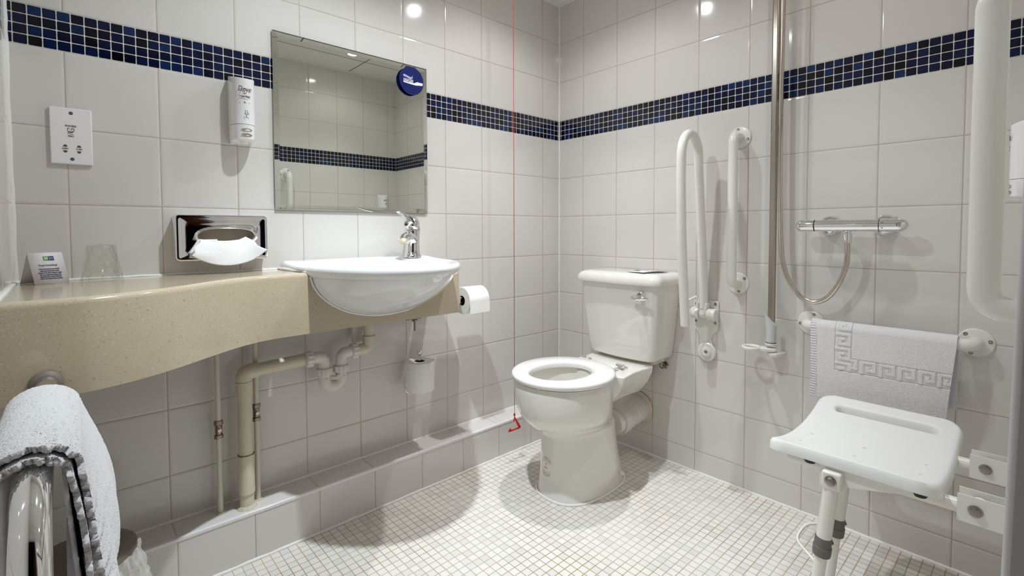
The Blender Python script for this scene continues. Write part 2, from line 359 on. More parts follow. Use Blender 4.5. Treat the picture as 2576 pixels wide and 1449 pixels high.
# ------------------------------------------------------------------ vanity counter
CT = .888
fx = [-2.03,-1.99,-1.948,-1.9,-1.858,-1.80,-1.746,-1.70,-1.648,-1.60,-1.545,-1.50,-1.46,-1.40,-1.2,-.815]
fy = [-.474,-.474,-.4715,-.464,-.450,-.422,-.384,-.346,-.302,-.264,-.232,-.218,-.2135,-.2125,-.2125,-.2125]
BX, BW = -1.122, .258            # basin centre and half width at the apron
BH, BD = .158, .258              # body drop below the counter, reach in front of the apron
def bas_z(x):                    # lower edge of basin on the apron plane
    q = (x-BX)/BW
    return CT - BH*math.sqrt(max(0,1-q*q)) if abs(q) < 1 else CT
cx = sorted(set([XL + .002 + i*(1.213)/150 for i in range(151)]))
cnt = thing('vanity_counter', 'beige speckled stone vanity counter with deep curved front apron', 'counter', (-1.6,-.2,.70))
r = .013; mb = MB(); secs = []
for x in cx:
    y = float(np.interp(x, fx, fy)); secs.append((x,y))
# smooth the plan curve
ys = np.array([s_[1] for s_ in secs]); 
for _ in range(12): ys[1:-1] = (ys[:-2]+2*ys[1:-1]+ys[2:])/4
rings = []
for (x,_), y in zip(secs, ys):
    zt = min(CT, bas_z(x)); rr = r if zt > CT-.001 else .002
    ring = [(x,y+.022,.70),(x,y,.70)] + [(x, y+rr-rr*math.cos(a), zt-rr+rr*math.sin(a)) for a in (0,.4,.8,1.2,PI/2)] + [(x,y+.022,zt)]
    rings.append(ring)
mb.loft(rings, True); mb.done('apron', M['stone'], cnt, ang=50)
mb = MB(); top = [p for p in zip(cx, ys) if p[0] <= -1.405]
mb.prism([(x,y+.0225,CT-.03) for x,y in top] + [(-1.405,-.001,CT-.03),(XL+.002,-.001,CT-.03)], (0,0,.03)).done('top', M['stone'], cnt)
MB().box(-.835,-.817,-.19,-.001,.70,CT).done('end_panel', M['stone'], cnt, bevel=.002)
bead([(XL+.002,-.003,CT+.001),(-1.405,-.003,CT+.001)], .004); bead([(XL+.002,-.46,CT+.001),(XL+.002,-.003,CT+.001)], .004)
MB().box(-1.165,-1.128,-.034,-.020,.605,.70).done('batten', M['plast'], cnt)
cl = thing('mixer_fixing', 'small tarnished threaded stud and clamp hanging under the counter beneath the tap', 'fixing', (-.935,-.1,.70))
MB().cyl((-.945,-.10,.63),(-.945,-.10,.74),.004,seg=10).done('stud', M['brass'], cl)
MB().lathe([(.001,0),(.011,.002),(.012,.008),(.001,.009)], (-.945,-.10,.665), (0,0,1), 6).done('nut', M['brass'], cl)
MB().box(-.985,-.92,-.112,-.088,.676,.680).done('clamp_plate', M['brass'], cl)

# ------------------------------------------------------------------ basin
bas = thing('wash_basin', 'white semi-recessed D-shaped wash basin set into the stone counter', 'basin', (BX,-.2,.73))
RW, RY, RB = .284, -.06, .432       # rim: half width, where the curve starts, depth
def plan(th):                    # rim outline for angle th in 0..pi, from the back right round the front to the back left
    return BX + RW*math.cos(th), RY - RB*math.sin(th)
RZ = .908
def rimz(y): return RZ + (.010*max(0, 1+y/.12) if y > -.12 else 0)
n = 56
out = [(BX+RW-.012, -.003),(BX+RW-.003,-.014),(BX+RW,-.035)] + [plan(PI*i/n) for i in range(n+1)] + [(BX-RW,-.035),(BX-RW+.003,-.014),(BX-RW+.012,-.003)]
back = [(BX-RW+.012 + (2*RW-.024)*i/20, -.003) for i in range(1,20)]
loop = out + back
cen = V((BX+.0,-.235,0))
def ins(p, k, dy=0): return (cen.x + (p[0]-cen.x)*k, cen.y + (p[1]-cen.y)*k + dy)
def bowl(p, sx, sy):             # inner bowl outline: an oval that keeps clear of the tap ledge
    v = V((p[0]-cen.x, p[1]-cen.y)); a = math.atan2(v.y, v.x)
    return (cen.x-.004 + .84*sx*math.cos(a), cen.y-.012 + .84*sy*math.sin(a))
rings = []
zt = lambda p: rimz(p[1])
rings.append([(*ins(p,.965), zt(p)-.034) for p in loop])
rings.append([(*ins(p,.992), zt(p)-.026) for p in loop])
rings.append([(*p, zt(p)-.016) for p in loop])
rings.append([(*ins(p,.996), zt(p)-.006) for p in loop])
rings.append([(*ins(p,.975), zt(p)-.0005) for p in loop])
rings.append([(*ins(p,.955), zt(p)) for p in loop])
for (sx,sy,z) in ((.245,.195,-.002),(.236,.188,-.010),(.225,.178,-.032),(.205,.160,-.065),(.165,.128,-.098),(.10,.075,-.122),(.03,.03,-.132),(.018,.018,-.134)):
    rings.append([(*bowl(p,sx,sy), RZ+z) for p in loop])
MB().loft(rings, True, False, True).done('bowl', M['basin'], bas, ang=70)
body = []
for i in range(15):
    s_ = i/14; z = RZ-.03 - (RZ-.03-(CT-BH))*math.sin(s_*PI/2); q = min(1,(CT-z)/BH) if z < CT else 0
    wv = BW*math.sqrt(max(.0004,1-q*q)); fv = BD*(max(.0,1-q**1.5))**.75 + .0002
    p0 = math.asin((.2125+RY)/RB)
    body.append([(BX + .985*wv*math.cos(a)/math.cos(p0), -.2095 - fv*(RB*math.sin(a)-.2125-RY)/(RB-.2125-RY), z) for a in [p0+(PI-2*p0)*k/48 for k in range(49)]])
MB().loft(body, False, False, False).done('body', M['basin'], bas, ang=70)
MB().lathe([(.010,0),(.0095,.0025),(.007,.003),(.001,.0031)], (BX-.02,-.079,RZ-.030), (0,-1,.25), 20).done('overflow', M['dark'], bas)
MB().lathe([(.021,0),(.020,.003),(.001,.003)], (BX-.01,-.265,RZ-.1345), (0,0,1), 24).done('waste_ring', M['chrome'], bas)
bead([(BX-RW-.002,-.004,CT+.004),(BX-RW-.002,-.08,CT+.004),(BX-.274,-.15,CT+.003),(BX-.264,-.205,CT+.002)], .005)
bead([(BX + BW*1.004*math.cos(PI-a), -.2135, CT-BH*1.01*math.sin(a)) for a in [PI*k/40 for k in range(1,40)]], .003)

# ------------------------------------------------------------------ tap
TX, TY, TZ = -.935, -.072, RZ+.004
tap = thing('mixer_tap', 'chrome single-lever mixer tap standing on the right end of the basin', 'tap', (TX,TY,TZ))
MB().lathe([(.0275,0),(.028,.004),(.0265,.009),(.0245,.012),(.0225,.03),(.0215,.06),(.022,.085),(.0235,.100),(.0235,.105),(.0215,.109),(.001,.109)], (TX,TY,TZ), (0,.03,1), 36).done('body', M['chrome'], tap)
sp = MB(); path = smoothpath([(TX,TY-.004,TZ+.070),(TX,TY-.032,TZ+.084),(TX,TY-.058,TZ+.081),(TX,TY-.076,TZ+.069)], 8)
sp.tube(path, [.0205-.005*i/len(path) for i in range(len(path))], 20); spo = sp.done('spout', M['chrome'], tap)
MB().lathe([(.0135,0),(.0135,.010),(.011,.012),(.011,.013)], (TX,TY-.075,TZ+.071), (0,-.62,-.78), 24).done('aerator', mat('aerator_ring',(.62,.56,.42),.35,.6), spo)
hd = MB()
hp = [(.024,.008,.108),(.0245,-.001,.118),(.025,-.004,.130),(.024,-.004,.142),(.021,-.008,.152),(.017,-.03,.160),(.0125,-.062,.166),(.0095,-.095,.170),(.006,-.118,.175)]
rg = []
for k, (w_, dy, z) in enumerate(hp):
    a0 = min(1, max(0, (k-2)/4)); tdir = V((0,-math.sin(a0*1.35),math.cos(a0*1.35))); up = V((0,math.cos(a0*1.35),math.sin(a0*1.35)))
    fl = 1 if k < 3 else max(.38, 1-.17*(k-2))
    c = V((TX,TY+dy*1.0,TZ+z)); rg.append([c + V((1,0,0))*(w_*math.cos(2*PI*i/24)) + up*(w_*fl*math.sin(2*PI*i/24)) for i in range(24)])
lev = hd.loft(rg).done('lever', M['chrome'], tap, ang=60)
MB().lathe([(.0045,0),(.0045,.002),(.001,.0022)], (TX-.010,TY-.0265,TZ+.130), (-.35,-.93,.0), 14).done('hot_cold_marker', mat('dark_red_dot',(.06,.008,.012),.3), lev)

tap.rotation_euler = (0,0,math.radians(-50)); tap.scale = (1.26,1.26,.98)

# ------------------------------------------------------------------ pipework below the basin
pw = thing('waste_pipe', 'cream plastic waste pipe running down the wall under the counter', 'pipe', (-1.535,-.068,LZ))
yw = -.068
MB().tube([(-1.535,yw,LZ-.02),(-1.535,yw,.56)], .0205, 20).tube(fillet([(-1.535,yw,.54),(-1.535,yw,.578),(-1.335,yw,.586)], .035), .0205, 20).done('pipe', M['cream'], pw)
MB().lathe([(.0235,0),(.0235,.12)], (-1.535,yw,.20), (0,0,1), 24).done('coupling', M['cream'], pw)
MB().lathe([(.0235,0),(.0235,.045)], (-1.535,yw,.505), (0,0,1), 24).tube(fillet([(-1.535,yw,.545),(-1.535,yw,.578),(-1.495,yw,.5795)], .032), .0237, 20).done('elbow', M['cream'], pw)
for zz, rr_ in ((.3195,.0238),(.5495,.0238)): MB().lathe([(rr_-.002,0),(rr_,.0008),(rr_,.0026),(rr_-.002,.0034)], (-1.535,yw,zz), (0,0,1), 24).done('seal_ring', M['brass'], pw)
MB().lathe([(.030,0),(.027,.006),(.0215,.012)], (-1.535,yw,LZ-.002), (0,0,1), 18).done('sealant_collar', M['stain'], pw)
tr = thing('basin_trap', 'white plastic U-bend trap with ribbed nuts below the basin', 'trap', (-1.25,-.075,.47))
yt = -.075; xl, xr = -1.289, -1.229
MB().tube(fillet([(-1.345,yt,.586),(xl,yt,.586),(xl,yt,.50)], .026), .0195, 20).done('inlet_bend', M['trapw'], tr)
MB().tube([(xl,yt,.515)] + arc(((xl+xr)/2,yt,.507), (1,0,0), (0,0,1), (xr-xl)/2, PI, 2*PI, 16) + [(xr,yt,.515)], .0195, 20).done('u_bend', M['trapw'], tr)
MB().tube(fillet([(xr,yt,.50),(xr,yt,.588),(-1.165,yt,.588)], .026), .0195, 20).done('outlet_bend', M['trapw'], tr)
def nut(o, ax, r, h, name, m, par, ribs=12):
    prof = [(r*.86,0),(r*.98,.002),(r,.004),(r,h-.003),(r*.95,h)]
    x = MB(); x.lathe(prof, o, ax, 24)
    a, b = x.frame(ax); o = V(o); ax = V(ax).normalized()
    for k in range(ribs):
        dvec = a*math.cos(2*PI*k/ribs) + b*math.sin(2*PI*k/ribs)
        x.cyl(o+dvec*r*.985+ax*.003, o+dvec*r*.985+ax*(h-.002), r*.10, seg=6)
    return x.done(name, m, par)
nut((xl,yt,.522),(0,0,1),.0262,.024,'nut',M['trapw'],tr); nut((xr,yt,.522),(0,0,1),.0262,.024,'nut',M['trapw'],tr)
nut((-1.352,yt,.586),(1,0,.0),.0262,.024,'nut',M['trapw'],tr); nut((-1.192,yt,.588),(1,0,0),.0262,.022,'nut',M['trapw'],tr)
MB().cyl(((xl+xr)/2-.004,yt-.004,.508),((xl+xr)/2+.012,yt-.020,.511),.008).done('cleaning_eye', M['trapw'], tr)
tl = thing('basin_tailpiece', 'cream elbow pipe dropping from the basin into the trap', 'pipe', (-1.12,-.075,.57))
MB().tube(fillet([(-1.168,yt,.588),(-1.123,yt,.588),(-1.123,yt,.625)], .03), .0205, 20).done('elbow', M['cream'], tl)
MB().tube([(-1.123,yt,.60),(-1.123,yt,.715)], .0190, 20).lathe([(.0228,0),(.0228,.034)], (-1.123,yt,.600), (0,0,1), 24).lathe([(.0225,0),(.0228,.004),(.0228,.026),(.021,.028)], (-1.123,yt,.655), (0,0,1), 16).done('tail', M['cream'], tl)
def supply(x, zv, lab, dz):
    t = thing('supply_pipe', lab, 'pipe', (x,-.045,LZ), 'basin supply pipes')
    MB().tube([(x,-.045,LZ-.01),(x,-.045,.71)], .0078, 16).done('pipe', M['copper'], t)
    v = MB(); v.lathe([(.0085,0),(.0125,.001),(.0125,.012),(.0085,.013),(.0085,.016)], (x,-.045,zv-.028), (0,0,1), 6).lathe([(.0085,0),(.0085,.003),(.0125,.004),(.0125,.015),(.0085,.016)], (x,-.045,zv+.012), (0,0,1), 6).cyl((x,-.045,zv-.014),(x,-.045,zv+.014),.0098)
    vv = v.done('isolating_valve', M['brass'], t, ang=25)
    MB().lathe([(.006,0),(.006,.004),(.004,.0045),(.001,.004)], (x,-.0545,zv), (.2,-1,0), 16).done('screw', M['steel'], vv)
    MB().lathe([(.0135,0),(.013,.003),(.009,.004)], (x,-.045,LZ-.0005), (0,0,1), 14).done('collar', M['stain'], t)
supply(-1.6035,.411,'cream supply pipe with lower brass isolating valve, to the left of the waste pipe',0)
supply(-1.4970,.437,'cream supply pipe with brass isolating valve, to the right of the waste pipe',0)

# ------------------------------------------------------------------ toilet
TYC = -.490
toi = thing('toilet', 'white close-coupled toilet with open round seat and boxy cistern', 'toilet', (-.42,TYC,0))
def sup(cx_, cy_, a, b, z, n=2.0, seg=56, z2=None):
    P = []
    for i in range(seg):
        t = 2*PI*i/seg; c, s_ = math.cos(t), math.sin(t)
        P.append((cx_+a*math.copysign(abs(c)**(2/n),c), cy_+b*math.copysign(abs(s_)**(2/n),s_), z))
    return P
prof = [(0,-.4143,.197,.1300,2.55),(.012,-.4145,.195,.1285,2.5),(.05,-.4165,.190,.124,2.4),(.10,-.420,.184,.119,2.35),(.15,-.424,.179,.1155,2.3),(.20,-.428,.176,.114,2.25),(.232,-.431,.174,.1145,2.2),(.250,-.434,.174,.116,2.15),(.260,-.446,.175,.123,2.1),(.270,-.463,.177,.134,2.05),(.285,-.484,.184,.149,2.0),(.308,-.503,.190,.164,2.0),(.34,-.516,.193,.176,2.0),(.38,-.522,.194,.182,2.0),(.42,-.525,.194,.1845,2.0),(.44,-.525,.1935,.1845,2.0),(.452,-.525,.191,.182,2.0)]
pr = [sup(cx_,TYC,a,b,z,n_) for z,cx_,a,b,n_ in prof]
inner = [(.452,.146,.124),(.446,.144,.123),(.40,.143,.122),(.34,.139,.118),(.29,.120,.100),(.262,.085,.07),(.258,.03,.025)]
pan = MB(); pan.loft(pr + [sup(-.535,TYC,a,b,z) for z,a,b in inner], True, True, True); pano = pan.done('pan', M['porc'], toi, ang=60)
# shelf that carries the cistern
def shelf(z, k, xe):
    return [(-.03,TYC+.085*k,z),(-.145,TYC+.158*k,z),(-.20,TYC+.150*k,z),(-.27,TYC+.150*k,z),(-.36,TYC+.165*k,z),(xe,TYC+.10*k,z),(xe,TYC-.10*k,z),(-.36,TYC-.165*k,z),(-.27,TYC-.150*k,z),(-.20,TYC-.150*k,z),(-.145,TYC-.158*k,z),(-.03,TYC-.085*k,z)]
MB().loft([shelf(.33,.60,-.40),shelf(.385,.86,-.40),shelf(.425,.98,-.40),shelf(.444,1.0,-.40),shelf(.450,.985,-.40)]).done('shelf', M['porc'], toi, ang=50, bevel=.004)
MB().lathe([(.052,0),(.052,.07)], (-.215,TYC-.005,.185), (.8,0,.05), 32).done('spigot', M['porc'], toi)
foot = [V(p) for p in sup(-.4143,TYC,.200,.133,.003,2.55,80)]
MB().tube(foot+[foot[0]], .0045, 8).done('sealant', M['seal'], toi)
for sgn in (-1,1):
    MB().lathe([(.008,0),(.0085,.006),(.006,.013),(.001,.015)], (-.315,TYC+sgn*.121,.045), (0,sgn,.1), 16).done('screw_cap', M['plast'], toi)
# seat
SZ = .460
def ring2(a, b, z, c=-.524): return sup(c,TYC,a,b,z,2.0,72)
st = MB(); st.loft([ring2(.196,.188,SZ-.004),ring2(.203,.194,SZ+.002),ring2(.205,.196,SZ+.009),ring2(.201,.192,SZ+.016),ring2(.190,.182,SZ+.020),ring2(.150,.130,SZ+.020,-.534),ring2(.138,.114,SZ+.018,-.538),ring2(.133,.108,SZ+.010,-.538),ring2(.134,.109,SZ-.004,-.538),ring2(.196,.188,SZ-.004)], True, False, False)
seat = st.done('seat', M['seatp'], toi, ang=60)
MB().box(-.345,-.300,TYC-.098,TYC+.098,SZ-.004,SZ+.010).done('seat_heel', M['seatp'], seat, bevel=.005)
for sgn in (-1,1):
    h = MB().lathe([(.016,0),(.016,.004),(.013,.007),(.001,.007)], (-.255,TYC+sgn*.092,.450), (0,0,1), 20).cyl((-.283,TYC+sgn*.108,.466),(-.283,TYC+sgn*.076,.466),.0075).box(-.285,-.258,TYC+sgn*.092-.007,TYC+sgn*.092+.007,.456,.466)
    h.done('hinge', M['chrome'], toi)
for k in (-.6,-.2,.25): MB().lathe([(.007,0),(.007,-.006),(.001,-.0065)], (-.524-.185*math.cos(k),TYC-.17*math.sin(k)*1.0,SZ-.003), (0,0,1), 12).done('buffer', M['seatp'], seat)
# cistern
def cis(z, hw, xf, rad=.03, bow=.012):
    P = []; y0, y1 = TYC-hw, TYC+hw
    P += [(-.004,y1,z)] + [(xf+rad-rad*math.sin(a), y1-rad+rad*math.cos(a), z) for a in [PI/2*k/6 for k in range(7)]]
    for k in range(1,12): 
        y = y1-rad + (y0-y1+2*rad)*k/12; P.append((xf-bow*(1-((y-TYC)/(hw-rad))**2), y, z))
    P += [(xf+rad-rad*math.cos(a), y0+rad-rad*math.sin(a), z) for a in [PI/2*k/6 for k in range(7)]] + [(-.004,y0,z)]
    return P
cz = [(.462,.148,-.145),(.466,.158,-.155),(.478,.164,-.163),(.52,.171,-.170),(.60,.180,-.177),(.70,.190,-.185),(.792,.197,-.190)]
co = MB().loft([cis(*c) for c in cz]).done('cistern', M['porc'], toi, ang=50)
MB().loft([cis(.445,.140,-.125),cis(.465,.140,-.125)]).done('coupling_gasket', M['stain'], toi)
lidr = [(.788,.204,-.198,.036),(.790,.212,-.208,.04),(.797,.2135,-.2095,.04),(.812,.211,-.207,.04),(.824,.205,-.199,.04),(.832,.194,-.187,.04),(.836,.176,-.168,.035),(.837,.15,-.14,.03)]
lid = MB().loft([cis(z,hw,xf,rd) for z,hw,xf,rd in lidr]).done('cistern_lid', M['porc'], toi, ang=50)
MB().lathe([(.0145,0),(.0145,.003),(.011,.006),(.001,.0065)], (-.085,-.532,.837), (0,0,1), 24).done('flush_cap', M['chrome'], lid)
# flush lever on the right flank of the front
fl = thing  # alias avoided below
le = MB().lathe([(.013,0),(.013,.006),(.009,.010),(.009,.026)], (-.196,-.625,.752), (-1,-.15,0), 20).done('flush_lever', M['chrome'], toi)
hl = smoothpath([(-.221,-.595,.740),(-.226,-.615,.741),(-.228,-.640,.741),(-.223,-.668,.741)], 6)
MB().tube(hl, [.005+.0065*math.sin(PI*min(1,max(0.05,(i+1)/(len(hl)+1)))) for i in range(len(hl))], 16).done('lever_paddle', M['chrome'], le)
# round maker's sticker on the pedestal front
bmt = bmesh.new(); bmt.from_mesh(pano.data); bv = BVHTree.FromBMesh(bmt); po = V(pano['_o'])
def on_pan(u, w):               # u sideways, w height: project from outside on to the pedestal
    ang = 3.27 - u/.155; org = V((-.42+.6*math.cos(ang), TYC-.0-.6*math.sin(ang)*.7, w)); tgt = V((-.42,TYC,w))
    h = bv.ray_cast(org-po, (tgt-org).normalized()); return h[0]+po+h[1]*.0006 if h[0] else org
stk = MB(); sc_u, sc_w = .0, .118
for r0, r1, a0, a1 in ((.0355,.0372,.55,5.6),(.029,.0325,.6,2.2),(.029,.0325,3.9,5.6),(.0225,.0240,.7,2.6),(.0225,.0240,3.4,5.6)):
    na = 26; prev = None
    for i in range(na+1):
        a = a0+(a1-a0)*i/na; p, q = (stk.bm.verts.new(on_pan(sc_u+rr_*math.cos(a), sc_w+rr_*math.sin(a))) for rr_ in (r0,r1))
        if prev and not (.028 < r0 < .03 and i % 3 == 0): stk.face([prev[0],p,q,prev[1]])
        prev = (p,q)
for (u0,u1,w0,w1) in ((-.013,.006,-.008,-.003),(-.005,.001,.006,.013)):
    g = [[stk.bm.verts.new(on_pan(sc_u+u0+(u1-u0)*i/3, sc_w+w0+(w1-w0)*j/2)) for j in range(3)] for i in range(4)]
    for i in range(3):
        for j in range(2): stk.face([g[i][j],g[i+1][j],g[i+1][j+1],g[i][j+1]])
stk.done('sticker', M['sticker'], toi, label='round printed sticker')
bmt.free()
sp = thing('pan_connector', 'ribbed white soil pipe connector between toilet and wall', 'pipe', (-.08,-.492,.2))
cp = smoothpath([(-.165,-.494,.188),(-.11,-.494,.192),(-.05,-.493,.202),(.0,-.493,.205)], 10)
MB().tube(cp, [.058 + (.0025 if 12 < i < 26 and i % 3 == 0 else 0) for i in range(len(cp))], 28).lathe([(.060,0),(.063,.004),(.063,.035),(.058,.04)], (-.185,-.494,.187), (.99,0,.06), 28).done('sleeve', mat('soil_pipe_plastic',(.72,.70,.66),.35), sp)
MB().lathe([(.058,0),(.070,.003),(.073,.008),(.060,.013)], (-.001,-.493,.205), (-1,0,0), 28).done('wall_filler', M['stain'], sp)
iv = thing('cistern_valve', 'tarnished brass isolating elbow under the right corner of the cistern', 'valve', (-.03,-.62,.43))
MB().tube(fillet([(-.001,-.622,.424),(-.036,-.622,.424),(-.036,-.622,.452)], .012), .0085, 14).lathe([(.0125,0),(.0125,.012)], (-.036,-.622,.436), (0,0,1), 6).lathe([(.013,0),(.013,.010)], (-.030,-.622,.424), (1,0,0), 6).lathe([(.016,0),(.010,.004)], (-.001,-.622,.424), (-1,0,0), 16).done('elbow', M['brass'], iv, ang=25)
MB().cyl((-.036,-.622,.446),(-.036,-.622,.472),.011).done('inlet_nut', M['plast'], iv)

# folded leaflet on the cistern lid
lf = thing('leaflet', 'folded white leaflet with small dark drawing lying on the cistern lid', 'leaflet', (-.12,-.64,.838))
A, B, Cc, D = V((-.165,-.530,.8385)), V((-.178,-.622,.8385)), V((-.055,-.668,.8385)), V((-.060,-.580,.8385))
def lq(u, v, z=0): return A.lerp(B,u).lerp(D.lerp(Cc,u),v) + V((0,0,z))
x = MB()
for z in (0,.0006): x.grid(lambda u,v: lq(u,v,z), 4, 4)
x.grid(lambda u,v: lq(u,v,.0012 + .004*max(0,u)**1.6*(.35+.65*math.sin(PI*v))), 12, 12); x.done('sheet', M['card'], lf, normals=False)
pt = MB()
def lp(u,v): return lq(u,v,.0017 + .004*max(0,u)**1.6*(.35+.65*math.sin(PI*v)))
def stroke(mb, f, pts, w):
    for (a,b),(c,d_) in zip(pts, pts[1:]):
        l = math.hypot(c-a,d_-b) or 1; nx, ny = -(d_-b)/l*w, (c-a)/l*w
        mb.face([mb.bm.verts.new(f(a+nx,b+ny)),mb.bm.verts.new(f(c+nx,d_+ny)),mb.bm.verts.new(f(c-nx,d_-ny)),mb.bm.verts.new(f(a-nx,b-ny))])
stroke(pt, lp, [(.48,.40),(.55,.52),(.62,.60)], 0.0193); stroke(pt, lp, [(.40,.55),(.50,.66),(.66,.62)], 0.0248); stroke(pt, lp, [(.5,.66),(.40,.82),(.52,.90)], 0.0099); stroke(pt, lp, [(.52,.60),(.62,.86)], 0.0077)
stroke(pt, lp, [(.25,.16),(.50,.17)], 0.0066); stroke(pt, lp, [(.45,.10),(.78,.11)], 0.0066)
pt.done('print', M['ink'], lf, normals=False)

# ------------------------------------------------------------------ red emergency pull cord
pc = thing('pull_cord', 'red emergency pull cord hanging from the ceiling to a triangular handle', 'cord', (-.5125,-.2,.14))
cpts = [(-.5125,-.2,ZC),(-.5127,-.2,1.95),(-.5125,-.2,1.4),(-.5130,-.2,.8),(-.5128,-.2,.222)]
MB().tube(resample(cpts,.04), .0011, 8).lathe([(.0007,0),(.0026,.002),(.0026,.004),(.0007,.006)], (-.5127,-.2,1.955), (0,0,1), 8).done('string', M['cord'], pc)
MB().lathe([(.002,0),(.0042,.003),(.0042,.010),(.0025,.014)], (-.5128,-.2,.209), (0,0,1), 12).done('knot', M['red'], pc)
h1 = [V((-.5128,-.2,.205)),V((-.489,-.212,.158)),V((-.543,-.196,.150)),V((-.534,-.204,.160))]
MB().tube(fillet(h1[:3], .006, 5), .0036, 10).tube([h1[2],V((-.536,-.201,.162))], .0034, 10).tube(fillet([(-.5135,-.202,.205),(-.500,-.215,.160),(-.489,-.212,.158)], .006, 5), .0028, 8).tube([(-.516,-.2,.2),(-.519,-.203,.190)], .003, 8).done('handle', M['red'], pc)

# ------------------------------------------------------------------ wall mirror and its sign
mz = [(-1.4155,-.8215,1.088,1.677)]
x0,x1,z0,z1 = mz[0]; bv_ = .017
mir = thing('wall_mirror', 'large frameless wall mirror with angled glass edge above the basin', 'mirror', (-1.12,0,1.088))
x = MB(); yb, yf = -.0060, -.0095
TLT = .004; yy = lambda px_: yf - TLT*(px_+1.12)*0
o_ = [(x0,yb-.001,z0),(x1,yb-.001,z0),(x1,yb-.001,z1),(x0,yb-.001,z1)]; o2 = [(a,yf+.0014,c) for a,_,c in o_]
i_ = [(x0+bv_,yf,z0+bv_),(x1-bv_,yf,z0+bv_),(x1-bv_,yf,z1-bv_),(x0+bv_,yf,z1-bv_)]
x.loft([o_,o2,i_], True, True, True).done('glass', M['mirror'], mir, ang=.1)
MB().box(x0+.002,x1-.002,-.0068,-.0005,z0+.002,z1-.002).done('backing', M['grey'], mir)
sg = thing('mirror_sign', 'round blue toothbrush sign fixed to the top right corner of the mirror', 'sign', (-.900,-.024,1.611))
cxs, czs, rs, ysg = -.900, 1.611, .0545, -.024
MB().lathe([(rs-.001,0),(rs,.001),(rs,.003),(rs-.001,.004)], (cxs,ysg+.004,czs), (0,-1,0), 56).done('disc', M['bluep'], sg)
MB().box(cxs-.022,cxs+.020,-.020,-.0097,czs+.036,czs+.056).done('clip', M['black'], sg)
MB().lathe([(.018,0),(.011,.006),(.008,.0103)], (cxs+.025,-.0097,czs-.03), (0,-1,0), 20).done('suction_cup', M['black'], sg)
yp = ysg-.0008
def flat(mb, pts, y=yp): mb.face([mb.bm.verts.new((cxs+a, y, czs+b)) for a,b in pts])
q = MB()
cl_ = [(-.037,.017),(-.030,.0185),(-.020,.016),(-.010,.0125),(0,.012),(.004,.014),(.006,.0205),(.007,.014),(.005,.007),(-.001,.004),(-.012,.0045),(-.022,.008),(-.031,.009),(-.036,.011)]
flat(q, [(a-.003,b+.001) for a,b in cl_]); q.done('toothpaste', M['lilac'], sg, normals=False)
q = MB(); flat(q, [(-.040,-.0085),(-.037,-.0125),(-.010,-.0145),(.015,-.016),(.048,-.012),(.050,-.002),(.030,-.002),(.026,-.0005),(.020,-.003),(.010,-.008),(-.010,-.0095)]); q.done('toothbrush', M['wprint'], sg, normals=False)
text_mesh('FORGOTTEN', .0102, (cxs-.0165,yp,czs-.0005), (1,0,0), (0,0,1), M['wprint'], 'wording', sg, bold=.0002, width=.043)
text_mesh('SOMETHING?', .0090, (cxs-.0165,yp,czs-.0068), (1,0,0), (0,0,1), M['wprint'], 'wording', sg, bold=.0002, width=.043)

# ------------------------------------------------------------------ shaver socket
ss_ = thing('shaver_socket', 'white double shaver socket plate on the tiled wall', 'socket', (-1.914,0,1.19))
sx0, sx1, sz0, sz1 = -1.956, -1.873, 1.1925, 1.3385; scx = (sx0+sx1)/2
MB().box(sx0,sx1,-.0095,-.0005,sz0,sz1).done('plate', M['card'], ss_, bevel=.0025, bseg=3)
ysp = -.0100
for zz in (1.325,1.206): 
    k = MB().lathe([(.0043,0),(.0043,.0006),(.003,.0008),(.001,.0005)], (scx,-.0094,zz), (0,-1,0), 18).done('screw', M['screw'], ss_)
for xx, lb in ((-1.9275,'240V'),(-1.9005,'110V')):
    hx_ = MB()
    for sgn in (1,-1): hx_.face([hx_.bm.verts.new((xx+.0042*math.cos(a), ysp, 1.2325+sgn*(.0048+.0058*math.sin(a)))) for a in [PI*i/10 for i in range(11)]])
    hx_.done('pin_hole', mat('socket_hole',(.10,.08,.07),.6), ss_, normals=False)
    text_mesh(lb, .0066, (xx,ysp-.0001,1.2325), (1,0,0), (0,0,1), M['ink'], 'wording', ss_, width=.0125)
text_mesh('SHAVERS', .0068, (scx-.001,ysp,1.2915), (1,0,0), (0,0,1), M['ink'], 'wording', ss_, width=.0215)
text_mesh('ONLY', .0066, (scx-.001,ysp,1.2655), (1,0,0), (0,0,1), M['ink'], 'wording', ss_, width=.0125)
k = MB(); fs = lambda a,b: (scx-.001+a, ysp, 1.279+b)
stroke(k, fs, [(-.0062,.0070),(-.0062,.0),(-.004,-.003),(0,-.0045),(.004,-.003),(.0062,.0),(.0062,.0070)], .0005); stroke(k, fs, [(-.0062,.007),(-.002,.007)], .0005); stroke(k, fs, [(.0062,.007),(.002,.007)], .0005)
stroke(k, fs, [(.0012,.007),(.0012,.0022),(-.001,.0022)], .0005); stroke(k, fs, [(-.0035,-.0015),(.0,-.0032),(.0045,-.001)], .0009)
stroke(k, fs, [(-.0035,-.003),(-.0065,-.0045),(-.004,-.0075),(.001,-.0075),(.0045,-.0085)], .0005); stroke(k, fs, [(-.004,.0045),(-.003,.0045)], .0006); stroke(k, fs, [(.003,.0045),(.004,.0045)], .0006)
k.done('shaver_symbol', M['ink'], ss_, normals=False)

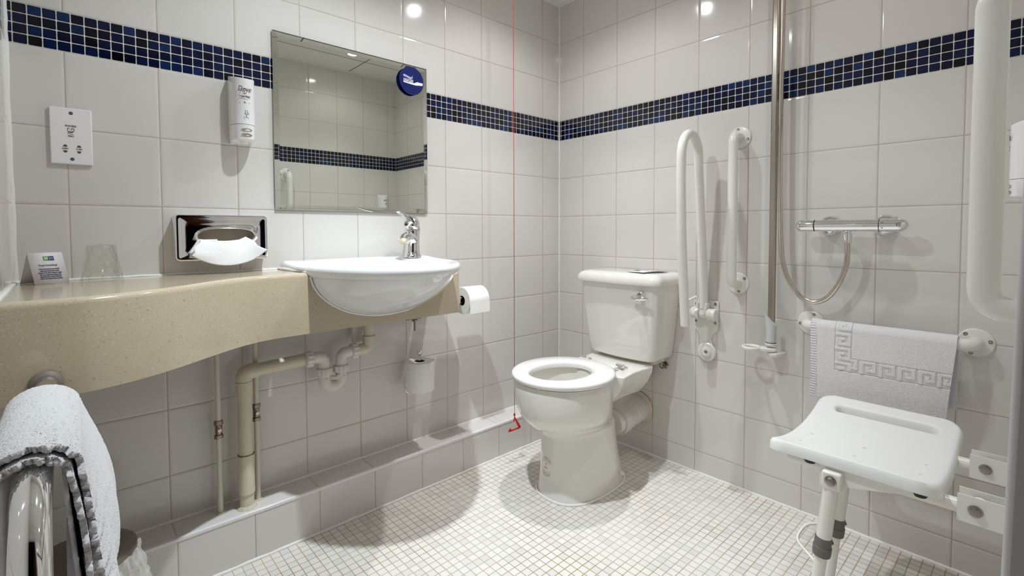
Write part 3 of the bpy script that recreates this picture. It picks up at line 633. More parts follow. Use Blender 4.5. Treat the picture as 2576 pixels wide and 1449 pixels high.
# ------------------------------------------------------------------ soap bottles on wall brackets
def dispenser(P0, out, side, nm, label, word, lines):
    """P0: bottom centre on the wall, out: away from the wall, side: to the viewer's right"""
    P0 = V(P0); out = V(out); side = V(side); up = V((0,0,1))
    t = thing(nm, label, 'soap dispenser', P0)
    hw, d0, d1, H = .0335, .012, .078, .205
    def sec(z, zs=0, k=1.0, n=16):   # rounded front section; zs: slant lifts the back
        P = [P0+side*hw*k+out*d0+up*(z+zs)]
        for i in range(n+1):
            a = PI*i/n; f = d0 + (d1-d0)*k*math.sin(a)**.55
            P.append(P0 + side*(hw*k*math.cos(a)) + out*f + up*(z + zs*(1-(f-d0)/(d1-d0))))
        P.append(P0-side*hw*k+out*d0+up*(z+zs)); return P
    MB().loft([sec(.006,0,.90),sec(.010,0,.97),sec(.052)]).done('lower_shell', M['soap'], t, ang=35)
    MB().loft([sec(.0535),sec(.12),sec(.178,.004),sec(.190,.014),sec(.191,.0155,.97)]).done('bottle', M['soap'], t, ang=35)
    MB().loft([sec(.0515,0,.985),sec(.054,0,.985)]).done('seam', M['grille'], t)
    MB().box(0,1,0,1,0,1).bm.free()
    bk = MB(); c = [P0+side*s1*.030+out*o1 for s1,o1 in ((1,.001),(1,.014),(-1,.014),(-1,.001))]; bk.prism(c, up*.19); bk.done('wall_bracket', M['soap'], t)
    fr = lambda a, z: P0 + side*a + out*(d0+(d1-d0)*math.sin(math.acos(max(-1,min(1,a/hw))))**.55 + .0006) + up*z
    for zz in (.036,.021):
        g = MB(); g.face([g.bm.verts.new(fr(.001+.0155*math.cos(a), zz+.0042*math.sin(a))) for a in [2*PI*i/24 for i in range(24)]]); g.done('grip_slot', M['grille'], t, normals=False)
    MB().lathe([(.012,0),(.010,-.006),(.004,-.008)], P0+out*.045+up*.006, up, 20).done('nozzle', M['soap'], t)
    pr_ = P0 + out*(d1+.0009)
    if word == 'Dove':
        text_mesh('Dove', .0235, pr_+up*.158-side*.004, side, up, M['ink'], 'wording', t, shear=.22, width=.036)
    else: text_mesh(word, .018, pr_+up*.158, side, up, M['ink'], 'wording', t, width=.034)
    z = .1365
    for s_, sz, w_, m in lines:
        if s_: text_mesh(s_, sz, pr_+up*z-side*.004, side, up, m, 'wording', t, bold=.0002, width=w_)
        z -= .0085
    return t, fr, P0, pr_
dv, fr, P0, pr_ = dispenser((-1.5145,0,1.290), (0,-1,0), (1,0,0), 'soap_dispenser', 'white pump soap bottle in wall bracket left of the mirror', 'Dove',
    [('Cream Wash', .0075, .031, M['ink']), ('', .004, .03, M['tan']), ('&', .005, .003, M['ink'])])
k = MB(); k.face([k.bm.verts.new(fr(-.003+a, .1458+b)) for a,b in ((-.006,0),(-.002,.0016),(.001,.002),(.006,.0028),(.003,-.001),(-.001,-.0026))]); k.done('bird_mark', M['gold'], dv, normals=False)
k = MB()
for z_, w_ in ((.1315,.016),(.1285,.009),(.1185,.015),(.1165,.014)): stroke(k, lambda a,b: fr(-.003+a,b), [(-w_,z_),(0,z_),(w_,z_)], .0007)
k.done('fine_print', M['tan'], dv, normals=False)
k = MB(); ff = lambda a,b: fr(.000+a,.082+b)
stroke(k, ff, [(-.003,.012),(-.003,.0),(.003,.0),(.003,.012),(-.003,.012)], .0004); stroke(k, ff, [(-.0045,.003),(-.001,.004)], .0007); stroke(k, ff, [(.003,.008),(.007,.004),(.0095,.003)], .0004); stroke(k, ff, [(.003,.003),(.007,-.001)], .0004)
stroke(k, ff, [(-.001,-.001),(-.001,-.004),(.001,-.004),(.001,-.001)], .0004); stroke(k, ff, [(-.005,-.006),(-.006,-.010),(-.003,-.013)], .0004); stroke(k, ff, [(0,-.006),(.0015,-.009)], .0012); stroke(k, ff, [(.003,-.010),(.006,-.009),(.005,-.012)], .0004)
k.done('usage_drawing', M['ink'], dv, normals=False)
d2, fr2, _, _ = dispenser((-.135,YD,1.088), (0,1,0), (-1,0,0), 'soap_dispenser', 'white soap bottle in wall bracket beside the shower, partly hidden by the near grab rail', 'LUX', [('SHOWER', .005, .016, M['ink']), ('GEL', .005, .010, M['ink'])])

# ------------------------------------------------------------------ chrome tissue box cover with tissue
tb = thing('tissue_dispenser', 'chrome wall-mounted tissue box cover with an oval slot', 'tissue box', (-1.575,0,.92))
tx0,tx1,tz0,tz1 = -1.7015,-1.4525,.9275,1.0655; td = .052
def rrect(x0,x1,z0,z1,r,y,n=6):
    P = []
    for cx_,cz_,a0 in ((x1-r,z1-r,0),(x0+r,z1-r,PI/2),(x0+r,z0+r,PI),(x1-r,z0+r,1.5*PI)):
        P += [(cx_+r*math.cos(a0+PI/2*i/n), y, cz_+r*math.sin(a0+PI/2*i/n)) for i in range(n+1)]
    return P
tcx, tcz = -1.568, 1.002
def slot(a, b, y, n=28):
    P = []
    for i in range(n):
        t = PI/4*0 + 2*PI*(i+.5-3.5)/n; c, s_ = math.cos(t), math.sin(t); P.append((tcx+a*math.copysign(abs(c)**.75,c), y, tcz+b*math.copysign(abs(s_)**.85,s_)))
    return P
MB().loft([rrect(tx0,tx1,tz0,tz1,.012,-.001),rrect(tx0,tx1,tz0,tz1,.012,-td+.008),rrect(tx0+.002,tx1-.002,tz0+.002,tz1-.002,.011,-td+.002),rrect(tx0+.008,tx1-.008,tz0+.008,tz1-.008,.008,-td),rrect(tx0+.012,tx1-.012,tz0+.012,tz1-.012,.005,-td+.0018),
    rrect(tx0+.03,tx1-.03,tz0+.025,tz1-.025,.02,-td+.0016),slot(.086,.029,-td+.0008),slot(.079,.023,-td-.003),slot(.075,.020,-td+.001),slot(.073,.018,-td+.012)], True, True, False).done('cover', M['chrome'], tb, ang=50)
MB().loft([slot(.073,.018,-td+.012),slot(.07,.016,-td+.02)], True, False, True).done('slot', M['grille'], tb)
ti = thing('tissue', 'white paper tissue pulled out of the chrome tissue box', 'tissue', (-1.56,-.06,.95))
def tis(u, v):
    x = tcx - .074 + .128*u + (v**1.2)*((u-.5)*.075+.012) + .004*math.sin(9*v+5*u)
    zt = tcz - .009 - .006*math.sin(PI*u) + .004*max(0,u-.85)*10*(1-v)
    drop = .046 + .028*math.sin(PI*min(1,u*1.02))**.8 - .012*max(0,u-.8)*4
    z = zt - drop*v; y = -td-.001 - .020*math.sin(PI*min(1,v*1.05)*.5)**.7 - .003*math.sin(11*u+2*v)*v
    return V((x,y,z))
MB().grid(tis, 40, 24).__class__; x = MB(); x.grid(tis, 44, 26); x.done('front_sheet', M['tissue'], ti, normals=False, solid=.0006, ang=80)
x = MB(); x.grid(lambda u,v: V((tcx-.078+.05*u - .020*v*(1-u)*1.2, -td-.004-.004*v, tcz-.010-.040*v-.006*v*u)), 10, 10); x.done('back_sheet', M['tissue'], ti, normals=False, solid=.0005)
x = MB(); x.grid(lambda u,v: V((tcx-.076+.14*u, -td-.002+.024*v, tcz-.011-.004*math.sin(PI*u)-.006*v)), 12, 4); x.done('fold', M['tissue'], ti, normals=False)

# ------------------------------------------------------------------ tent card and wrapped tumbler
tc = thing('tent_card', 'white folded tent card with green and blue logo standing on the counter', 'card', (-1.96,-.08,CT))
bl, br = V((-1.9905,-.098,CT+.0005)), V((-1.9285,-.072,CT+.0005)); apx = V((-.013,.0215,.0755)); bb = V((-.028,.047,0))
yb_ = (br-bl).normalized()
x = MB(); x.loft([[bl,br],[bl+apx-V((.0,.0,.001)),br+apx-V((0,0,.001))],[bl+apx*1.0,br+apx*1.0],[bl+bb,br+bb]], False, False, False); x.done('folded_card', M['card'], tc, normals=False, solid=.0008, ang=20)
cn = (br-bl).cross(apx).normalized(); cu_ = apx.normalized()
def cp_(u, v, e=.0008): return bl + (br-bl)*u + apx*v + cn*e
xdir = (br-bl)
x = MB(); x.face([x.bm.verts.new(cp_(*p)) for p in ((.405,.885),(.405,.745),(.56,.745),(.56,.885))]); x.done('logo_green', M['green'], tc, normals=False)
x = MB(); x.face([x.bm.verts.new(cp_(*p)) for p in ((.55,.885),(.55,.745),(.715,.745),(.715,.885))]); x.done('logo_blue', M['inkblue'], tc, normals=False)
x = MB(); x.face([x.bm.verts.new(cp_(*p,.0009)) for p in ((.53,.885),(.53,.745),(.60,.745),(.60,.885))]); x.done('logo_blend', M['teal'], tc, normals=False)
text_mesh('H', .0085, cp_(.485,.815,.0011), xdir, cu_, M['wprint'], 'logo_letter', tc, shear=.15, bold=.0002)
x = MB(); stroke(x, lambda a,b: cp_(a,b,.0012), [(.58,.835),(.69,.835)], .007); stroke(x, lambda a,b: cp_(a,b,.0012), [(.58,.80),(.69,.80)], .007); x.done('logo_lettering', M['lilac'], tc, normals=False)
text_mesh('Forget Something?', .0064, cp_(.50,.595,.0010), xdir, cu_, M['ink'], 'wording', tc, width=.036)
for i_, s_ in enumerate(('If you have forgotten any essential','toiletry items, then please contact','Reception. We will be pleased to supply','with our compliments, shaving cream,','disposable razor, comb, toothbrush,','cotton wool & female sanitary products.')):
    text_mesh(s_, .0043, cp_(.505,.475-.062*i_,.0010), xdir, cu_, M['inkblue'], 'wording', tc, bold=.00012, width=[.039,.037,.045,.042,.041,.044][i_])
tu = thing('tumbler', 'clear plastic tumbler upside down in cling film on the counter', 'tumbler', (-1.866,-.105,CT))
gx, gy = -1.866, -.098
MB().lathe([(.0335,.0005),(.0325,.03),(.029,.065),(.0262,.088),(.0245,.092),(.001,.092)], (gx,gy,CT), (0,0,1), 36, False, False).done('cup', M['film'], tu)
def fm(u, v):
    a = 2*PI*u; rr_ = interp(v,[0,.25,.6,.9,1],[.0425,.036,.031,.028,.001]) * (1+.06*math.sin(7*a+9*v)+.05*math.sin(13*a-17*v)+.04*math.sin(23*a+31*v)); z = interp(v,[0,.25,.6,.9,1],[.0006,.03,.066,.094,.097])
    return V((gx+rr_*math.cos(a), gy+rr_*math.sin(a), CT+z))
x = MB(); x.grid(fm, 90, 30, True); x.done('film_wrap', M['film'], tu, ang=20)

# ------------------------------------------------------------------ toilet rolls
ro = thing('toilet_roll', 'white toilet roll on the chrome holder at the end of the counter', 'toilet roll', (-.69,-.135,.676))
rx0, rx1, ry, rz = -.744, -.642, -.135, .730
MB().lathe([(.0205,0),(.054,0),(.0555,.002),(.0555,.100),(.054,.102),(.0205,.102),(.0205,0)], (rx0,ry,rz), (1,0,0), 44, False, False).done('paper', M['paper'], ro, ang=50)
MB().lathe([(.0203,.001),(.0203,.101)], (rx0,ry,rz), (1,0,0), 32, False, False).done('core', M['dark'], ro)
th_ = MB(); 
th_.grid(lambda u,v: V((rx0+.102*u, ry-.0558+.0, rz-.048*v)), 6, 6); th_.done('loose_sheet', M['paper'], ro, normals=False)
rh = thing('roll_holder', 'chrome toilet roll arm fixed to the end of the stone counter', 'holder', (-.80,-.135,.75))
MB().tube(fillet([(-.816,ry+.0,.752),(-.770,ry,.752),(-.765,ry,.740),(-.66,ry,.738)], .010), .0060, 12).done('arm', M['chrome'], rh)
MB().lathe([(.018,0),(.018,.004),(.012,.010),(.008,.012)], (-.8175,ry,.752), (1,0,0), 24).done('wall_plate', M['chrome'], rh)
MB().box(-.772,-.758,ry-.012,ry+.004,.722,.758).done('arm_block', M['chrome'], rh, bevel=.002)
r2 = thing('toilet_roll', 'spare white toilet roll standing on a chrome wall pin below the basin', 'toilet roll', (-.912,-.08,.385))
sx_, sy_ = -.912, -.080
MB().lathe([(.0195,0),(.0545,0),(.056,.002),(.056,.112),(.0545,.114),(.0195,.114),(.0195,0)], (sx_,sy_,.388), (0,0,1), 44, False, False).done('paper', M['paper'], r2, ang=50)
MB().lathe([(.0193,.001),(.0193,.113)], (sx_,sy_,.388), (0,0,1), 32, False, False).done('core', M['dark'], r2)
def flap(u,v):
    a = -1.45+1.25*u; return V((sx_+.0567*math.cos(a), sy_+.0567*math.sin(a), .5035-.100*v*(.35+.65*u)))
x = MB(); x.grid(flap, 14, 8); x.done('loose_sheet', M['paper'], r2, normals=False)
rp = thing('spare_roll_pin', 'chrome spindle through the spare toilet roll on the wall', 'holder', (-.912,-.08,.38))
MB().cyl((sx_,sy_,.372),(sx_,sy_,.532),.0055).lathe([(.0055,0),(.0095,.004),(.0105,.014),(.009,.022),(.001,.024)], (sx_,sy_,.524), (0,0,1), 24).done('pin', M['chrome'], rp)
MB().tube([(sx_,sy_,.376),(sx_,-.006,.376)], .006, 12).lathe([(.022,0),(.022,.004),(.014,.007)], (sx_,-.0005,.376), (0,-1,0), 24).done('wall_arm', M['chrome'], rp)
# ------------------------------------------------------------------ white rails
def flange(par, c, ax, r, screws, m=None, rust=-1, nm='flange', a_off=.5):
    c = V(c); ax = V(ax); f_ = MB(); f_.lathe([(r,0),(r,.003),(r*.93,.006),(r*.6,.0085),(r*.46,.009)], c, ax, 40)
    fo = f_.done(nm, M['white'], par, ang=35)
    a, b = MB().frame(ax)
    for k in range(screws):
        t = a_off + 2*PI*k/screws; p = c + a*(r*.76*math.cos(t)) + b*(r*.76*math.sin(t)) + ax.normalized()*.0068
        MB().lathe([(.0055,0),(.0055,.0012),(.0035,.0014),(.001,.0004)], p, ax, 14).done('screw', M['rust'] if k == rust else M['screw'], fo)
    return fo
gr = thing('grab_rail', 'white vertical grab rail on the wall between hinged rail and shower', 'grab rail', (0,-.929,.81))
gy_ = -.9295
MB().tube(fillet([(-.004,gy_,.8085),(-.064,gy_,.8085),(-.064,gy_,1.369),(-.004,gy_,1.369)], .045, 10), .0175, 24).done('bar', M['white'], gr, ang=60)
flange(gr,(-.0005,gy_,1.369),(-1,0,0),.041,3,a_off=.2); flange(gr,(-.0005,gy_,.8085),(-1,0,0),.041,3,a_off=-.9)
g2 = thing('grab_rail', 'white horizontal grab rail carrying the bath mat behind the shower seat', 'grab rail', (0,-1.39,.69))
MB().tube(fillet([(-.004,-1.180,.6895),(-.066,-1.180,.6895),(-.066,-1.597,.6895),(-.004,-1.597,.6895)], .045, 10), .0175, 24).done('bar', M['white'], g2, ang=60)
flange(g2,(-.0005,-1.180,.6895),(-1,0,0),.041,3,rust=1,a_off=1.75); flange(g2,(-.0005,-1.597,.6895),(-1,0,0),.041,3,a_off=.75)
g3 = thing('grab_rail', 'large white vertical grab rail in the foreground beside the doorway', 'grab rail', (-.83,YD,.88))
r3 = .0205
MB().tube(fillet([(-.833,YD+.004,.887),(-.833,-1.657,.887),(-.833,-1.657,1.396),(-.833,YD+.004,1.396)], .062, 12), r3, 28).done('bar', M['white'], g3, ang=60)
flange(g3,(-.833,YD+.0005,.887),(0,1,0),.043,3); flange(g3,(-.833,YD+.0005,1.396),(0,1,0),.043,3)
# hinged drop-down rail
hr = thing('hinged_rail', 'white hinged drop-down support rail folded upright beside the toilet', 'support rail', (0,-.805,.63))
hy_ = -.805
path = smoothpath([(-.030,hy_,.700),(-.034,hy_,.80),(-.055,hy_,1.00),(-.072,hy_,1.16),(-.085,hy_,1.27)], 8)
a_c = V((-.152,hy_,1.300))
arcp = [a_c + V((.0685*math.cos(t) , 0, .086*math.sin(t))) for t in [0.05+ (PI-.1)*i/16 for i in range(17)]]
path2 = smoothpath([(-.2215,hy_,1.29),(-.220,hy_,1.16),(-.212,hy_,1.00),(-.196,hy_,.82),(-.1785,hy_,.650)], 8)
full = resample(path + arcp + path2, .014); 
for _ in range(3): full = [full[0]] + [(a+b*2+c)/4 for a,b,c in zip(full, full[1:], full[2:])] + [full[-1]]
MB().tube(full, .0172, 24).done('bar', M['white'], hr, ang=60)
MB().lathe([(.0172,0),(.0165,.003),(.001,.0035)], (-.1785,hy_,.650), (.08,0,-1), 24).done('end_cap', M['white'], hr)
pl = MB(); poly = [(-.0005,-.7505,.625),(-.0005,-.7505,.722)]; 
pl.loft([[(-.0005,y,z) for y,z in pts] if k == 0 else [(-.006,y,z) for y,z in pts] for k in (0,1) for pts in [[(-.754,.623),(-.751,.627),(-.751,.721),(-.754,.724),(-.853,.730),(-.856,.727),(-.856,.626),(-.853,.622)]]]); plo = pl.done('mounting_plate', M['white'], hr, bevel=.002)
for y_, z_ in ((-.763,.711),(-.843,.717),(-.763,.640),(-.843,.640)): MB().lathe([(.0058,0),(.0058,.001),(.0035,.0013),(.001,.0004)], (-.0058,y_,z_), (-1,0,0), 14).done('screw', M['screw'], plo)
nk = [(-.752,.626),(-.755,.612),(-.764,.600),(-.772,.590),(-.777,.575),(-.779,.555),(-.777,.535),(-.774,.52),(-.845,.52),(-.838,.54),(-.829,.558),(-.827,.575),(-.832,.590),(-.845,.604),(-.855,.614),(-.856,.626)]
MB().loft([[(x_,y,z) for y,z in nk] for x_ in (-.0005,-.005)]).done('lower_plate', M['white'], hr, bevel=.0015)
MB().lathe([(.038,0),(.038,.004),(.034,.008),(.021,.0085),(.020,.013),(.017,.0145),(.009,.0145),(.007,.011),(.001,.011)], (-.005,-.8105,.5185), (-1,0,0), 40).done('buffer_disc', M['white'], hr)
MB().lathe([(.0055,0),(.0055,.0012),(.001,.0006)], (-.0160,-.8105,.5185), (-1,0,0), 14).done('screw', M['screw'], hr)
for y_ in (-.772,-.838): MB().lathe([(.0215,-.0165),(.0235,-.013),(.0235,.013),(.0215,.0165)], (-.026,y_,.676), (0,1,0), 28).done('hinge_lug', M['white'], hr)
MB().cyl((-.026,-.79,.676),(-.026,-.82,.676),.019).loft([[(-.010,y,.722) for y in (-.824,-.786)]+[(-.042,y,.722) for y in (-.786,-.824)],[(-.012,y,.672) for y in (-.820,-.790)]+[(-.046,y,.672) for y in (-.790,-.820)]]).done('hinge_block', M['white'], hr, bevel=.004)
MB().tube(fillet([(-.052,-.790,.700),(-.055,-.787,.748),(-.088,-.752,.722)], .004, 3), .0042, 12).done('locking_bar', M['white'], hr)

# ------------------------------------------------------------------ shower riser, valve, hose
rs_ = thing('shower_riser', 'slim satin steel shower riser rail on the wall', 'shower rail', (0,-1.066,.56))
ry_ = -1.066; rxx = -.044
MB().loft([[(rxx+dx,ry_+dy,z) for dx,dy in ((-.011,.006),(-.008,.010),(.008,.010),(.011,.006),(.011,-.006),(.008,-.010),(.0025,-.010),(.0018,-.007),(-.0018,-.007),(-.0025,-.010),(-.008,-.010),(-.011,-.006))] for z in (.665,2.0)]).done('rail', M['satin'], rs_, ang=25)
tb_ = []
for i in range(13):
    z = .612 + .0055*i
    tb_.append(z)
ft = lambda z, k: [(rxx-.001+.0165*k*math.cos(2*PI*i/28), ry_+.0165*k*math.sin(2*PI*i/28), z) for i in range(28)]
def ftop(i):
    a = 2*PI*i/28; y = math.sin(a); return (rxx-.002+.0185*math.cos(a)-.001, ry_+.019*y + (.006 if y > 0 else 0)*abs(y), .690+.024*y + .004)
MB().loft([ft(.607,.96),ft(.612,1),ft(.660,1.0),[ftop(i) for i in range(28)]]).done('rail_foot', M['opal'], rs_, ang=50)
MB().lathe([(.0170,0),(.0170,.003)], (rxx-.001,ry_,.604), (0,0,1), 28).lathe([(.0175,0),(.0175,.0015)], (rxx-.001,ry_,.5965), (0,0,1), 28).done('gap_ring', M['dark'], rs_)
MB().lathe([(.0185,0),(.019,.001),(.019,.007),(.018,.008)], (rxx-.001,ry_,.5965), (0,0,1), 28).done('collar', M['white'], rs_)
# ring-shaped holder arm
ringc = V((rxx-.028,ry_+.058,.583)); rp_ = []
loopc = [V((ringc.x+.026*math.cos(t)-.0, ringc.y+.026*math.sin(t), .583)) for t in [2*PI*i/40 for i in range(41)]]
x = MB(); x.loft([[(lambda d_: (ringc.x+d_.x, ringc.y+d_.y, .583+zz))(V((math.cos(2*PI*i/40),math.sin(2*PI*i/40),0))*rr_) for i in range(40)] for rr_,zz in ((.023,-.006),(.028,-.008),(.032,-.005),(.033,.001),(.030,.006),(.025,.005),(.022,.001),(.023,-.006))], True, False, False)
x.done('hose_ring', M['white'], rs_)
x = MB(); x.loft([[(p[0],p[1],.583+dz) for p in ((rxx-.020,ry_-.008),(rxx-.010,ry_-.021),(rxx+.006,ry_-.021),(rxx+.016,ry_-.012),(rxx+.016,ry_+.010),(rxx+.004,ry_+.030),(rxx-.010,ry_+.045),(rxx-.034,ry_+.032))] for dz in (-.009,.005)]); x.done('ring_arm', M['white'], rs_, bevel=.004, bseg=3)
MB().loft([[(a,b,z) for a,b in ((-.0005,-1.105),(-.03,-1.103),(-.056,-1.090),(-.064,-1.072),(-.056,-1.055),(-.03,-1.050),(-.0005,-1.052))] for z in (.556,.572)]).done('wall_bracket', M['white'], rs_, bevel=.005, bseg=3)
MB().box(-.055,-.0005,ry_-.014,ry_+.014,1.955,1.985).done('wall_bracket', M['white'], rs_, bevel=.005)
va = thing('shower_valve', 'chrome thermostatic shower mixer bar on the wall beside the riser', 'shower valve', (0,-1.3,1.028))
vx, vz = -.070, 1.0285
for y_ in (-1.2335,-1.3825):
    MB().lathe([(.0345,0),(.0345,.002),(.033,.008),(.027,.016),(.018,.022),(.016,.06)], (-.0005,y_,vz), (-1,0,0), 36, True, False).done('wall_union', M['chrome'], va)
MB().lathe([(.0192,0),(.0192,.171)], (vx,-1.208,vz), (0,-1,0), 40).done('body', M['chrome'], va)
dome = lambda r, h: [(r*math.cos(a), h*math.sin(a)) for a in [PI/2*i/8 for i in range(9)]]
MB().lathe([(.0195,-.038)] + [(r_,h_) for r_,h_ in dome(.0195,.019)], (vx,-1.1665,vz), (0,1,0), 40).done('flow_knob', M['chrome'], va)
MB().lathe([(.0185,0),(.0185,.004)], (vx,-1.2045,vz), (0,-1,0), 32).lathe([(.0187,0),(.0187,.003)], (vx,-1.3785,vz), (0,-1,0), 32).done('seal_ring', M['black'], va)
kn = MB().lathe([(.0200,0),(.0200,.046)] + [(r_,.046+h_) for r_,h_ in dome(.0200,.024)], (vx,-1.3815,vz), (0,-1,0), 40).done('temperature_knob', M['chrome'], va)
MB().lathe([(.001,0),(.005,.001),(.006,.004),(.004,.007),(.001,.008)], (vx+.002,-1.4185,vz+.0185), (0,0,1), 16).done('safety_button', M['chrome'], kn)
xd_ = V((0,-1,0))
for s_, an in (('30',.35),('35',-.45)):
    nn = V((-math.cos(an),0,math.sin(an))); text_mesh(s_, .0072, V((vx,-1.389,vz))+nn*.0203, xd_, V((math.sin(an),0,math.cos(an))), M['ink'], 'wording', kn)
MB().cyl((vx-.0199,-1.389,vz-.001),(vx-.0204,-1.389,vz-.001),.0009,seg=8).done('scale_dot', M['ink'], kn)
MB().box(vx-.0205,vx-.0196,-1.4255,-1.4235,vz-.003,vz+.004).done('pointer', M['ink'], kn)
MB().lathe([(.0095,.022),(.0095,.0),(.0125,-.001),(.0135,-.008),(.0115,-.034),(.0095,-.0345)], (vx,-1.297,vz-.022), (0,0,1), 28).done('outlet', M['chrome'], va)
ho = MB()
hp_ = smoothpath([(vx,-1.297,.975),(-.069,-1.298,.94),(-.064,-1.2935,.895),(-.058,-1.274,.838),(-.052,-1.242,.789),(-.05,-1.203,.7685),(-.05,-1.162,.783),(-.051,-1.128,.828),(-.054,-1.108,.885),(-.057,-1.0985,.96),(-.058,-1.094,1.10),(-.058,-1.091,1.30),(-.058,-1.0905,1.55),(-.058,-1.092,1.80),(-.058,-1.094,1.95)], 20)
hs = resample(hp_, .0022); ho.tube(hs, [.0085 if i % 2 else .0070 for i in range(len(hs))], 14)
tag(ho.done('shower_hose', M['hose'], ang=80), 'ribbed steel shower hose looping from the mixer bar up beside the riser rail', 'hose')
hh = thing('shower_handset', 'shower handset parked high on the riser rail', 'shower head', (-.10,-1.075,1.95))
MB().tube(smoothpath([(-.058,-1.094,1.95),(-.07,-1.085,1.99),(-.10,-1.075,2.05),(-.14,-1.07,2.09)],6), .011, 16).done('handle', M['white'], hh)
MB().lathe([(.010,.02),(.035,.004),(.036,0),(.001,-.001)], (-.155,-1.068,2.09), (.45,0,.9), 28).done('head', M['white'], hh)

# ------------------------------------------------------------------ bath mat on the horizontal rail (embossed key border)
def key_h(s, t):                 # s along the rail in metres from the left hem, t distance down from the top fold
    b = .0225; h = 0.0
    def meander(p, q):           # p along the border, q across 0..1
        per = .047; m = (p/per) % 1.0; k = int(q*5); c = int(m*6)
        pat = ["111110","100010","101010","101110","100000"]
        return 1.0 if pat[4-min(4,max(0,k))][min(5,c)] == '1' else 0.0
    s0, s1 = .072, .117; t0, t1 = .122, .165
    if s0 <= s <= s1 and t < t1: h = .55*meander(t+.004, (s-s0)/(s1-s0)) - .25
    elif t0 <= t <= t1 and s > s1: h = .55*meander(s, (t1-t)/(t1-t0)) - .25
    if abs(s-s0) < .0012 and t < t1 or abs(s-s1) < .0012 and t < t0 or abs(t-t0) < .0012 and s > s1 or abs(t-t1) < .0012 and s > s0: h = -.6
    if s < .016: h = .35*math.sin(2*PI*t/.0085)
    return h*.0052
mt = MB(); NU, NV = 300, 300; y0m, y1m = -1.2035, -1.5655; Lf, Lb, rt = .232, .19, .0235
rnd = rng.normal(0, 1, (NU+1, NV+1))*.00035
top_arc = PI*rt
def matf(i, j):
    s = i/NU*(y0m-y1m); L = Lf + top_arc + Lb; t = (j/NV)*L - Lb - top_arc*.5     # t=0 at the top fold; negative = back
    y = y0m - s; a = t/rt
    fl = .012*math.sin(3.0*s/.36+.4)
    if abs(a) <= PI/2: c = V((-.066,y,.6895)); nrm = V((-math.sin(a),0,math.cos(a))); p = c + nrm*rt
    elif a > 0:
        d_ = t - top_arc/2; nrm = V((-1,0,0)); p = V((-.066-rt-.006*math.sin(PI*d_/Lf)-.16*fl*d_/Lf*3 + .012*(d_/Lf), y - .020*(d_/Lf)*(1 if s > .30 else 0)*(-(s-.30)/.06) - .004*d_/Lf*0, .6895-d_))
        if s < .02: p.y -= .004*math.sin(PI*d_/Lf)
    else:
        d_ = -t - top_arc/2; nrm = V((1,0,0)); p = V((-.066+rt-.004-.005*(d_/Lb), y, .6895-d_))
    hgt = key_h(s, t) if t > 0 else 0
    return p + nrm*(hgt + rnd[i][j])
P = [[mt.bm.verts.new(matf(i,j)) for j in range(NV+1)] for i in range(NU+1)]
for i in range(NU):
    for j in range(NV): mt.face([P[i][j],P[i+1][j],P[i+1][j+1],P[i][j+1]])
tag(mt.done('bath_mat', M['matw'], ang=180, normals=False, solid=.004), 'white terry bath mat with embossed key border hung over the horizontal rail', 'bath mat')

# ------------------------------------------------------------------ fold-down shower seat
se = thing('shower_stool', 'white plastic fold-down shower seat with two front legs', 'shower seat', (-.37,-1.42,0))
sx0_, sx1_, sy0_, sy1_ = -.607, -.128, -1.590, -1.250
def dip(x, y):
    u = (x-(sx0_+sx1_)/2)/((sx1_-sx0_)/2)
    base = .488 - .043*(1-min(1,abs(u))**2.0) + (.004 if u > 0 else -.003)*abs(u)
    return base
def inr(x, y, r=.045):           # signed distance to the rounded outline (positive inside)
    hx_, hy2 = (sx1_-sx0_)/2, (sy1_-sy0_)/2; ax_, ay_ = abs(x-(sx0_+sx1_)/2)-(hx_-r), abs(y-(sy0_+sy1_)/2)-(hy2-r)
    return -(math.hypot(max(ax_,0),max(ay_,0)) + min(max(ax_,ay_),0) - r)
def slotd(x, y):                 # hand slot near the wall side
    cx_, hw_, hy2 = -.194, .0175, .1175
    ax_, ay_ = abs(x-cx_), abs(y-(-1.425))-(hy2-hw_)
    return math.hypot(ax_, max(ay_,0)) - hw_
hx2, hy2_ = (sx1_-sx0_)/2, (sy1_-sy0_)/2
def outline(ins, n=16, r=.045):
    P = []; r_ = max(.004, r-ins)
    xs, ys_ = (sx0_+ins, sx1_-ins), (sy0_+ins, sy1_-ins)
    for cx_,cy_,a0 in ((xs[1]-r_,ys_[1]-r_,0),(xs[0]+r_,ys_[1]-r_,PI/2),(xs[0]+r_,ys_[0]+r_,PI),(xs[1]-r_,ys_[0]+r_,1.5*PI)):
        P += [(cx_+r_*math.cos(a0+PI/2*i/n), cy_+r_*math.sin(a0+PI/2*i/n)) for i in range(n+1)]
    return P
def densify(P, step=.012):
    out = []
    for a, b in zip(P, P[1:]+P[:1]):
        m = max(1, int(math.hypot(b[0]-a[0],b[1]-a[1])/step))
        for k in range(m): out.append((a[0]+(b[0]-a[0])*k/m, a[1]+(b[1]-a[1])*k/m))
    return out
base = densify(outline(0)); cx_s, cy_s = (sx0_+sx1_)/2, (sy0_+sy1_)/2
sm = bmesh.new()
def sgrid(nx, ny, z_of):
    pass
